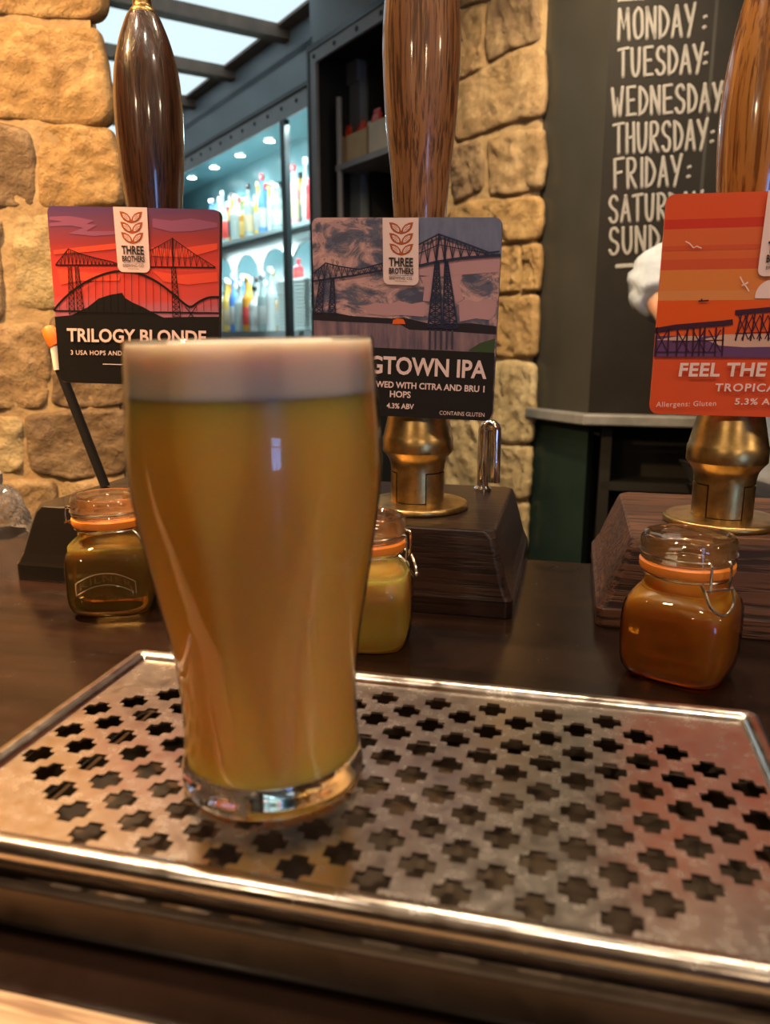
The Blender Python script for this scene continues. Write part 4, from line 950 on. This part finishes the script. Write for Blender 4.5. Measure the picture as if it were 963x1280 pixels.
wchild('frame_edge', frame_box(W, sA-.002, sA+.014, CW-.016, CW, FL, zA-.01), M['dark_frame'], cb)
for k in range(4):
    o = mesh_obj('rivet', *lathe([(.008, 0), (.007, .003), (.004, .005)], 10), M['dark_frame'], cb)
    o.matrix_world = Matrix.Translation(-cb.location)@Matrix.Translation(W(sA+.05+k*.15, CW-.012, (zo+zA)/2-.012))@(-WW).to_track_quat('Z', 'Y').to_matrix().to_4x4()
sp0, zp0 = on_w(424, 207, CW+.06); sp1, zp1 = on_w(480, 190, CW+.06); _, zpt = on_w(424, 122, CW+.06)
wchild('shelf', frame_box(W, sp0-.01, sB-.02, CW+.05, CW+.38, zp0-.02, zp0), M['grey_trim'], cb)
V, Fc = lathe([(.011, -.9), (.011, zpt)], 12); P_ = W(sp0+.006, CW+.06, 0)
wchild('post', ([Vector(v)+P_ for v in V], Fc), M['grey_trim'], cb, True)
M['card'] = varied('tan_card', (.50, .33, .16, 1), (.58, .40, .22, 1), 20, .7, bump=0); M['card2'] = varied('cream_card', (.60, .50, .36, 1), (.68, .58, .44, 1), 20, .7, bump=0)
M['red_foil'] = plain('red_foil', (.65, .06, .02, 1), .3); M['white_foil'] = plain('white_foil', (.8, .78, .74, 1), .3)
for i, (pa, pb, hgt, mt, lb) in enumerate(((427, 459, .115, 'card', 'tan open card box of red snack packets on the cabinet shelf'), (461, 505, .125, 'card2', 'cream open card box of red snack packets behind the oak handle'))):
    s0_, s1_ = on_w(pa, 200, CW+.08)[0], on_w(pb, 195, CW+.08)[0]; e = empty('card_box', W((s0_+s1_)/2, CW+.16, zp0), 0, lb, 'box', 'card boxes on the cabinet shelf')
    def q(name, f, m_): wchild(name, f, m_, e)
    q('front', frame_box(W, s0_, s1_, CW+.08, CW+.084, zp0, zp0+hgt*.85), M[mt]); q('back', frame_box(W, s0_, s1_, CW+.236, CW+.24, zp0, zp0+hgt), M[mt])
    q('side', frame_box(W, s0_, s0_+.004, CW+.08, CW+.24, zp0, zp0+hgt*.9), M[mt]); q('side', frame_box(W, s1_-.004, s1_, CW+.08, CW+.24, zp0, zp0+hgt*.9), M[mt]); q('bottom', frame_box(W, s0_, s1_, CW+.08, CW+.24, zp0, zp0+.004), M[mt])
    for k in range(5):
        a0 = s0_+.006+(s1_-s0_-.012)*k/5; a1 = a0+(s1_-s0_-.012)/5-.003; ww_ = CW+.10+.025*(k % 3)
        pk = empty('snack_packet', W((a0+a1)/2, ww_, zp0+.004), 0, ('red' if k != 2 else 'white')+' foil snack packet, number %s from the left in the %s box' % (('one', 'two', 'three', 'four', 'five')[k], 'tan' if i == 0 else 'cream'), 'packet', 'snack packets in the card boxes')
        hz = hgt*1.12+.02*random.random()
        V = []; 
        for zz, th_ in ((0, .004), (.012, .012), (hz*.5, .016), (hz-.016, .012), (hz-.008, .003), (hz, .003)):
            V += [W(a0, ww_-th_/2, zp0+.0045+zz)-pk.location, W(a1, ww_-th_/2, zp0+.0045+zz)-pk.location, W(a1, ww_+th_/2, zp0+.0045+zz)-pk.location, W(a0, ww_+th_/2, zp0+.0045+zz)-pk.location]
        Fc = [(j*4+c_, j*4+(c_+1) % 4, j*4+4+(c_+1) % 4, j*4+4+c_) for j in range(5) for c_ in range(4)]+[(3, 2, 1, 0), (20, 21, 22, 23)]
        mesh_obj('foil_body', V, Fc, M['red_foil' if k != 2 else 'white_foil'], pk)
# ceiling of backlit panels between old beams
PZ = 1.44
cl_ = empty('ceiling_panels'); cl_['kind'] = 'structure'
M['panel'] = emit('backlit_panel', (.74, .92, 1, 1), .62)
M['beam'] = varied('old_beam', (.13, .085, .06, 1), (.22, .15, .10, 1), 12, .6, stretch=(1, 1, 1))
bs = [.38, -.20, -.80, -1.36, -1.92, -2.50, -3.08, -3.66, -4.24]
for k in range(len(bs)-1):
    for (w0, w1) in ((-.80, -.055), (-1.6, -.86)):
        mesh_obj('light_panel', *frame_box(W, bs[k+1]+.03, bs[k]-.03, w0, w1, PZ, PZ+.02), M['panel'], cl_)
for s_ in bs: mesh_obj('beam', *frame_box(W, s_-.034, s_+.034, -1.7, -.0, PZ-.05, PZ+.055), M['beam'], cl_)
mesh_obj('edge_beam', *frame_box(W, S0, .40, -.055, -.0, PZ-.012, PZ+.055), M['beam'], cl_)
mesh_obj('edge_beam', *frame_box(W, S0, .40, -.86, -.80, PZ-.012, PZ+.055), M['beam'], cl_)

# ------------------------------------------------------------------ chalkboard joinery on the right
BA = W(sR-.02, PW+.014, 0)
def panel_end(px):
    d = ray(px, 420); n_ = WW; t = BA.dot(n_)/d.dot(n_); p = d*t; return Vector((p.x, p.y, 0))
BB = panel_end(741); ud_ = Vector((CU, -SU, 0)); BN = Vector((-SU, -CU, 0))
BC = BB+ud_*1.9
ZL = CH+ray(738, 516).z*(BB.length/math.hypot(ray(738,516).x,ray(738,516).y))                                        # top of the ledge
wall_r = mesh_obj('wall_chalkboard', *join(([p+Vector((0, 0, z)) for z in (FL, CE+.02) for p in (BA+WW*.06, BB-BN*.16, BC-BN*.16, BC-BN*.5, BA+WW*.5)],
    [(0, 1, 6, 5), (1, 2, 7, 6), (2, 3, 8, 7), (3, 4, 9, 8), (4, 0, 5, 9), (0, 4, 3, 2, 1), (5, 6, 7, 8, 9)])), M['black'], kind='structure')
M['satin_green'] = varied('satin_dark_green', (.008, .017, .015, 1), (.013, .024, .021, 1), 8, .32, bump=.05)
M['satin_sheen'] = varied('satin_painted_sheen', (.028, .026, .022, 1), (.038, .035, .030, 1), 6, .34, bump=.03)  # upper panel's base colour lifted to grey in place of reflected sheen
M['chalk_black'] = varied('chalkboard_black', (.0055, .0045, .004, 1), (.010, .008, .007, 1), 10, .6, bump=.02); M['chalk_black'].node_tree.nodes['Principled BSDF'].inputs['Specular IOR Level'].default_value = .15
M['chalk'] = plain('chalk_white', (.21, .20, .20, 1), .8)
bk = Vector((0, .05, 0))
mesh_obj('corner_panel', *slab([BA, BB, BB+WW*.045-WS*.02, BA+WW*.045], ZL+.001, CE+.015), M['satin_sheen'], wall_r)
mesh_obj('lower_corner_panel', *slab([BA+WW*.004, BB+WW*.004, BB+WW*.045-WS*.02, BA+WW*.045], FL, ZL-.027), M['satin_green'], wall_r)
chalk = mesh_obj('chalkboard', *slab([BB, BC, BC-BN*.05, BB-BN*.05], ZL+.001, CE+.015), M['chalk_black'])
tag(chalk, 'tall black chalkboard listing the days of the week in white handwriting', 'chalkboard')
seamU = None
def on_board(px, py, off=0.0):
    d = ray(px, py); t = BB.dot(BN)/d.dot(BN) if True else 0
    p = d*t; return p+Vector((0, 0, CH))
ptop, pbot = on_board(897, 0), on_board(880, 250)
su = (ptop-BB).dot(ud_)
sv = mesh_obj('board_seam', *slab([BB+ud_*(su-.0035)+BN*.0006, BB+ud_*(su+.0035)+BN*.0006, BB+ud_*(su+.0035)-BN*.002, BB+ud_*(su-.0035)-BN*.002], ZL+.01, CE), M['black'], chalk)
# handwriting: stroke letters in a unit cell (x right 0..1, y up 0..1)
GL = {'M': [[(0, 0), (.08, 1)], [(.08, 1), (.45, .35), (.85, 1)], [(.85, 1), (.95, 0)]], 'O': [[(.5, 1), (.15, .85), (.05, .5), (.15, .12), (.5, 0), (.85, .15), (.95, .5), (.85, .88), (.5, 1)]],
 'N': [[(.05, 0), (.05, 1)], [(.05, 1), (.9, .02)], [(.9, 0), (.95, 1)]], 'D': [[(.08, 0), (.08, 1)], [(.08, 1), (.6, .85), (.95, .5), (.6, .12), (.05, 0)]],
 'A': [[(0, 0), (.5, 1)], [(.5, 1), (.95, 0)], [(.2, .33), (.8, .36)]], 'Y': [[(.05, 1), (.5, .45)], [(1.05, 1.05), (.35, -.02)]], 'T': [[(0, .98), (1.05, 1.03)], [(.5, 1), (.5, 0)]],
 'U': [[(.05, 1), (.1, .3), (.3, .02), (.6, .02), (.85, .3), (.9, 1)]], 'E': [[(.1, 1), (.1, 0)], [(.1, 1), (.9, 1.03)], [(.1, .52), (.75, .55)], [(.1, 0), (.95, .02)]],
 'S': [[(.9, .85), (.65, 1), (.25, .95), (.1, .75), (.3, .55), (.75, .42), (.92, .22), (.7, .02), (.3, 0), (.05, .15)]], 'W': [[(0, 1), (.22, 0)], [(.22, 0), (.5, .65), (.75, 0)], [(.75, 0), (1, 1.03)]],
 'H': [[(.08, 0), (.08, 1)], [(.9, 0), (.9, 1.02)], [(.08, .5), (.9, .55)]], 'R': [[(.08, 0), (.08, 1)], [(.08, 1), (.6, 1), (.9, .8), (.7, .55), (.08, .48)], [(.3, .48), (.95, 0)]], 'F': [[(.1, 0), (.1, 1)], [(.1, 1), (.95, 1.04)], [(.1, .52), (.75, .56)]],
 'I': [[(.5, 0), (.5, 1)]], 'P': [[(.08, 0), (.08, 1)], [(.08, 1), (.6, 1), (.9, .78), (.6, .5), (.08, .48)]], ':': [[(.35, .22), (.5, .24)], [(.45, .75), (.6, .78)]]}
def ribbon(pts, wd, out):
    V, Fc = out; k0 = len(V); n = len(pts)
    for i, p in enumerate(pts):
        a, b = pts[max(i-1, 0)], pts[min(i+1, n-1)]; t = (b-a).normalized(); s = t.cross(BN)
        for (c_, h_) in ((-1, .0), (-.7, .0022), (.7, .0022), (1, .0)): V.append(p+s*wd*c_+BN*(h_+.0004))
    for i in range(n-1):
        for c_ in range(3): Fc.append((k0+4*i+c_, k0+4*i+c_+1, k0+4*i+5+c_, k0+4*i+4+c_))
    for ii in (0, n-1):                             # rounded stroke ends
        p = pts[ii]; t = (pts[1]-pts[0]).normalized()*-1 if ii == 0 else (pts[-1]-pts[-2]).normalized(); s = t.cross(BN); k = len(V)
        V.append(p+BN*.0022)
        for q_ in range(7): an = R(-90+30*q_); V.append(p+(t*math.cos(an)+s*math.sin(an))*wd+BN*.0004)
        for q_ in range(6): Fc.append((k, k+1+q_, k+2+q_))
def word(txt, bl, br, hpx, name='chalk_word'):
    out = ([], []); n = len(txt); wts = [.45 if c_ == 'I' else .55 if c_ == ':' else 1.15 if c_ in 'WM' else 1 for c_ in txt]; tot = sum(wts); x = 0
    for c_, wt in zip(txt, wts):
        x0, x1 = x/tot, (x+wt*.72)/tot; x += wt
        if c_ not in GL: continue
        for st in GL[c_]:
            pts = []
            for gx, gy in st:
                fx = x0+(x1-x0)*gx+random.uniform(-.004, .004); px = bl[0]+(br[0]-bl[0])*fx; py = bl[1]+(br[1]-bl[1])*fx-hpx*gy
                pts.append(on_board(px, py))
            if len(pts) > 2 and c_ not in 'MWNA': pts = bez(pts, 4)
            ribbon(pts, .0035, out)
    mesh_obj(name, out[0], out[1], M['chalk'], chalk, True)
word('MONDAY', (774, 50), (873, 44), 38); word(':', (876, 40), (892, 38), 24)
word('TUESDAY', (774, 96), (883, 90), 34); word(':', (877, 84), (893, 83), 22)
word('WEDNESDAY', (766, 145), (907, 138), 34); word(':', (900, 132), (914, 131), 22)
word('THURSDAY', (768, 192), (888, 186), 36); word(':', (886, 182), (900, 181), 22)
word('FRIDAY', (768, 236), (856, 231), 36); word(':', (856, 226), (872, 225), 22)
word('SATURDAY', (762, 278), (882, 272), 32); word('SUNDAY', (762, 318), (862, 312), 32)
for a, b in (((775, 0), (803, -2)), ((772, 333), (830, 330))):
    out = ([], []); ribbon([on_board(*a), on_board(*b)], .005, out); mesh_obj('chalk_rule', out[0], out[1], M['chalk'], chalk, True)
# a few strokes of the next column, seen beside the amber handle
word('B', (904, 209), (914, 208), 14); word('F', (903, 232), (916, 231), 18)
# ledge
M['zinc'] = varied('grey_ledge', (.10, .10, .105, 1), (.16, .16, .165, 1), 25, .5, bump=.1)
PAo = W(sR+.006, PW-.018, 0); PBo = BB+Vector((-.022, -.042, 0)); PCo = BC+BN*.05
ld = mesh_obj('ledge', *slab([PAo, PBo, PCo, BC+BN*.001, BB+BN*.001, W(sR+.006, PW+.013, 0)], ZL-.026, ZL), M['zinc']); bevel(ld, .004, 2)
centre(ld); tag(ld, 'grey stone ledge running under the chalkboard', 'ledge')
# dark open shelving below the ledge
us_ = empty('under_counter_shelf', BB-BN*.025+ud_*.96+Vector((0, 0, FL)), -TH, 'black open shelving under the grey ledge behind the pumps', 'shelf')
mesh_obj('shelf_board', *boxv(-.92, .92, -.012, .09, .88, .90), M['black_plastic'], us_)
mesh_obj('shelf_board', *boxv(-.92, .92, -.012, .09, .45, .47), M['black_plastic'], us_)
for x in (-.925, .0, .9): mesh_obj('upright', *boxv(x, x+.025, -.012, .09, 0, FL*-1+ZL-.031), M['black_plastic'], us_)

# ------------------------------------------------------------------ person behind the bar
PY = 1.50
def pp(px, py, dy=0): x, z = on_y(px, py, PY+dy); return Vector((x, PY+dy, z))
def skin(name, verts, edges, rad, mat, root_i, sub=2, parent=None):
    me = bpy.data.meshes.new(name); me.from_pydata([tuple(v) for v in verts], edges, []); o = link(name, me, mat, parent)
    o.modifiers.new('skin', 'SKIN'); o.modifiers['skin'].use_smooth_shade = True
    for i, r in enumerate(rad):
        sv_ = me.skin_vertices[0].data[i]; sv_.radius = (r, r) if not isinstance(r, tuple) else r; sv_.use_root = (i == root_i)
    sb = o.modifiers.new('sub', 'SUBSURF'); sb.levels = sub; sb.render_levels = sub
    dg = bpy.context.evaluated_depsgraph_get(); m2 = bpy.data.meshes.new_from_object(o.evaluated_get(dg)); o.modifiers.clear(); o.data = m2
    if not m2.materials: m2.materials.append(mat)
    for p in m2.polygons: p.use_smooth = True
    return o
M['skin'] = beer_mat('skin', (.62, .36, .25, 1), (1, .4, .2), .008, .5)
M['shirt'] = varied('pale_grey_shirt', (.26, .30, .37, 1), (.36, .40, .47, 1), 25, .85, bump=.5, dist=.006)
M['trousers'] = varied('dark_trousers', (.02, .022, .03, 1), (.03, .032, .04, 1), 30, .85)
M['hair'] = varied('dark_hair', (.02, .012, .008, 1), (.05, .03, .018, 1), 60, .6, stretch=(1, 1, .2))
XC = on_y(1045, 300, PY)[0]
elb = pp(812, 352); sh1 = Vector((XC-.185, PY+.03, .36)); wr = pp(864, 424, -.14); 
sh2 = Vector((XC+.185, PY+.03, .36)); elb2 = Vector((XC+.27, PY-.02, .14)); wr2 = Vector((XC+.12, PY-.20, .20))
V = [Vector((XC, PY+.03, -.10)), Vector((XC, PY+.03, .12)), Vector((XC, PY+.03, .34)), Vector((XC, PY+.035, .44)), Vector((XC, PY+.01, .52)), Vector((XC, PY, .62)), Vector((XC, PY+.01, .69)), sh1, elb, wr, sh2, elb2, wr2,
     Vector((XC-.10, PY+.03, -.16)), Vector((XC-.11, PY+.01, -.58)), Vector((XC-.12, PY+.05, -.98)), Vector((XC-.12, PY-.10, -1.025)), Vector((XC+.10, PY+.03, -.16)), Vector((XC+.11, PY+.01, -.58)), Vector((XC+.12, PY+.05, -.98)), Vector((XC+.12, PY-.10, -1.025))]
E_ = [(0, 1), (1, 2), (2, 3), (3, 4), (4, 5), (5, 6), (2, 7), (7, 8), (8, 9), (2, 10), (10, 11), (11, 12), (0, 13), (13, 14), (14, 15), (15, 16), (0, 17), (17, 18), (18, 19), (19, 20)]
rad = [(.105, .070), (.100, .068), (.090, .062), .040, .052, .074, .05, .040, .036, .027, .040, .036, .027, .082, .058, .040, .035, .082, .058, .040, .035]
def hand(wv, dirv, side):
    d = dirv.normalized(); n_ = Vector((0, 0, 1)); sd = d.cross(n_).normalized()*side; out = []
    i0 = len(V); V.append(wv+d*.05); rad.append((.030, .017)); E_.append((V.index(wv), i0))
    for k, ln in enumerate((.060, .070, .066, .052)):
        b = wv+d*.085+sd*(-.030+.020*k); k0 = len(V); V.extend([b, b+d*ln*.5-n_*.012, b+d*ln*.85-n_*.035]); rad.extend([.010, .0088, .0075]); E_.extend([(i0, k0), (k0, k0+1), (k0+1, k0+2)])
    b = wv+d*.045-sd*.036; k0 = len(V); V.extend([b, b+d*.032-sd*.014-n_*.012]); rad.extend([.0105, .009]); E_.extend([(i0, k0), (k0, k0+1)])
hand(wr, wr-elb, 1); hand(wr2, wr2-elb2, -1)
per = empty('person', (XC, PY, FL), 0, 'person in a pale grey top standing behind the bar, elbow by the chalkboard', 'person')
def to_local(vs): return [v-Vector((XC, PY, FL)) for v in vs]
body = skin('body', to_local(V), E_, rad, M['skin'], 0, 2, per)
sv2 = [V[0]+Vector((0, 0, -.06)), V[1], V[2], V[3]+Vector((0, 0, -.045)), sh1, sh1+(elb-sh1)*.55, elb, elb+(wr-elb)*.30, elb+(wr-elb)*.38, sh2, elb2, elb2+(wr2-elb2)*.38]
shirt = skin('shirt', to_local(sv2), [(0, 1), (1, 2), (2, 3), (2, 4), (4, 5), (5, 6), (6, 7), (7, 8), (2, 9), (9, 10), (10, 11)], [(.158, .118), (.155, .115), (.150, .110), .072, .076, .060, .057, .052, .046, .072, .058, .048], M['shirt'], 0, 3, per)
for v in shirt.data.vertices:
    n1 = noise.noise(v.co*26); n2 = math.sin(v.co.z*110+v.co.x*60+n1*5)
    v.co += v.normal*(.004*n1+.005*n2)
skin('trousers', to_local([V[0], V[13], V[14], V[15]+Vector((0, 0, .03)), V[17], V[18], V[19]+Vector((0, 0, .03))]), [(0, 1), (1, 2), (2, 3), (0, 4), (4, 5), (5, 6)], [(.165, .115), .098, .074, .062, .098, .074, .062], M['trousers'], 0, 2, per)
# head details
hc = Vector((XC, PY-.005, .62))-Vector((XC, PY, FL))
def ball(name, c_, sx, sy, sz, mat, n=16):
    me = bpy.data.meshes.new(name); bm = bmesh.new(); bmesh.ops.create_uvsphere(bm, u_segments=n, v_segments=n//2, radius=1); bm.to_mesh(me); bm.free()
    me.transform(Matrix.Translation(c_)@Matrix.Diagonal((sx, sy, sz, 1))); return link(name, me, mat, per, True)
for sx in (-1, 1):
    ball('eye', hc+Vector((sx*.028, -.064, -.005)), .009, .008, .0065, M['white_plastic']); ball('iris', hc+Vector((sx*.028, -.0708, -.005)), .004, .002, .004, M['black'])
    ball('ear', hc+Vector((sx*.075, .005, -.015)), .010, .020, .030, M['skin'])
ball('nose', hc+Vector((0, -.082, -.028)), .011, .014, .020, M['skin']); ball('mouth', hc+Vector((0, -.073, -.058)), .022, .006, .005, plain('lips', (.42, .17, .13, 1), .5))
ball('hair', hc+Vector((0, .022, .042)), .082, .084, .070, M['hair'], 24)

# ------------------------------------------------------------------ sub-parts: pieces that belong to a part go one level deeper
DEEP = {'logo_leaves': 'logo_tab', 'logo_leaf_fill': 'logo_tab', 'logo_leaf_veins': 'logo_tab', 'logo_name': 'logo_tab', 'logo_small_print': 'logo_tab', 'lid_disc': 'lid', 'lid_emboss': 'lid',
        'embossed_name': 'jar_body', 'embossed_date': 'jar_body', 'embossed_ribbon': 'jar_body', 'finial': 'handle', 'clasp_arm': 'bail_wire', 'clasp_bar': 'bail_wire', 'clasp_lever': 'bail_wire', 'hinge_pin': 'hinge_wire', 'paper_label': 'bottle_body'}
for root in [o for o in C.objects if o.parent is None and o.type == 'EMPTY']:
    kids = {}
    for k in root.children: kids.setdefault(k.name.split('.')[0], k)
    for k in list(root.children):
        tgt = kids.get(DEEP.get(k.name.split('.')[0]))
        if tgt is not None and tgt is not k: k.parent = tgt
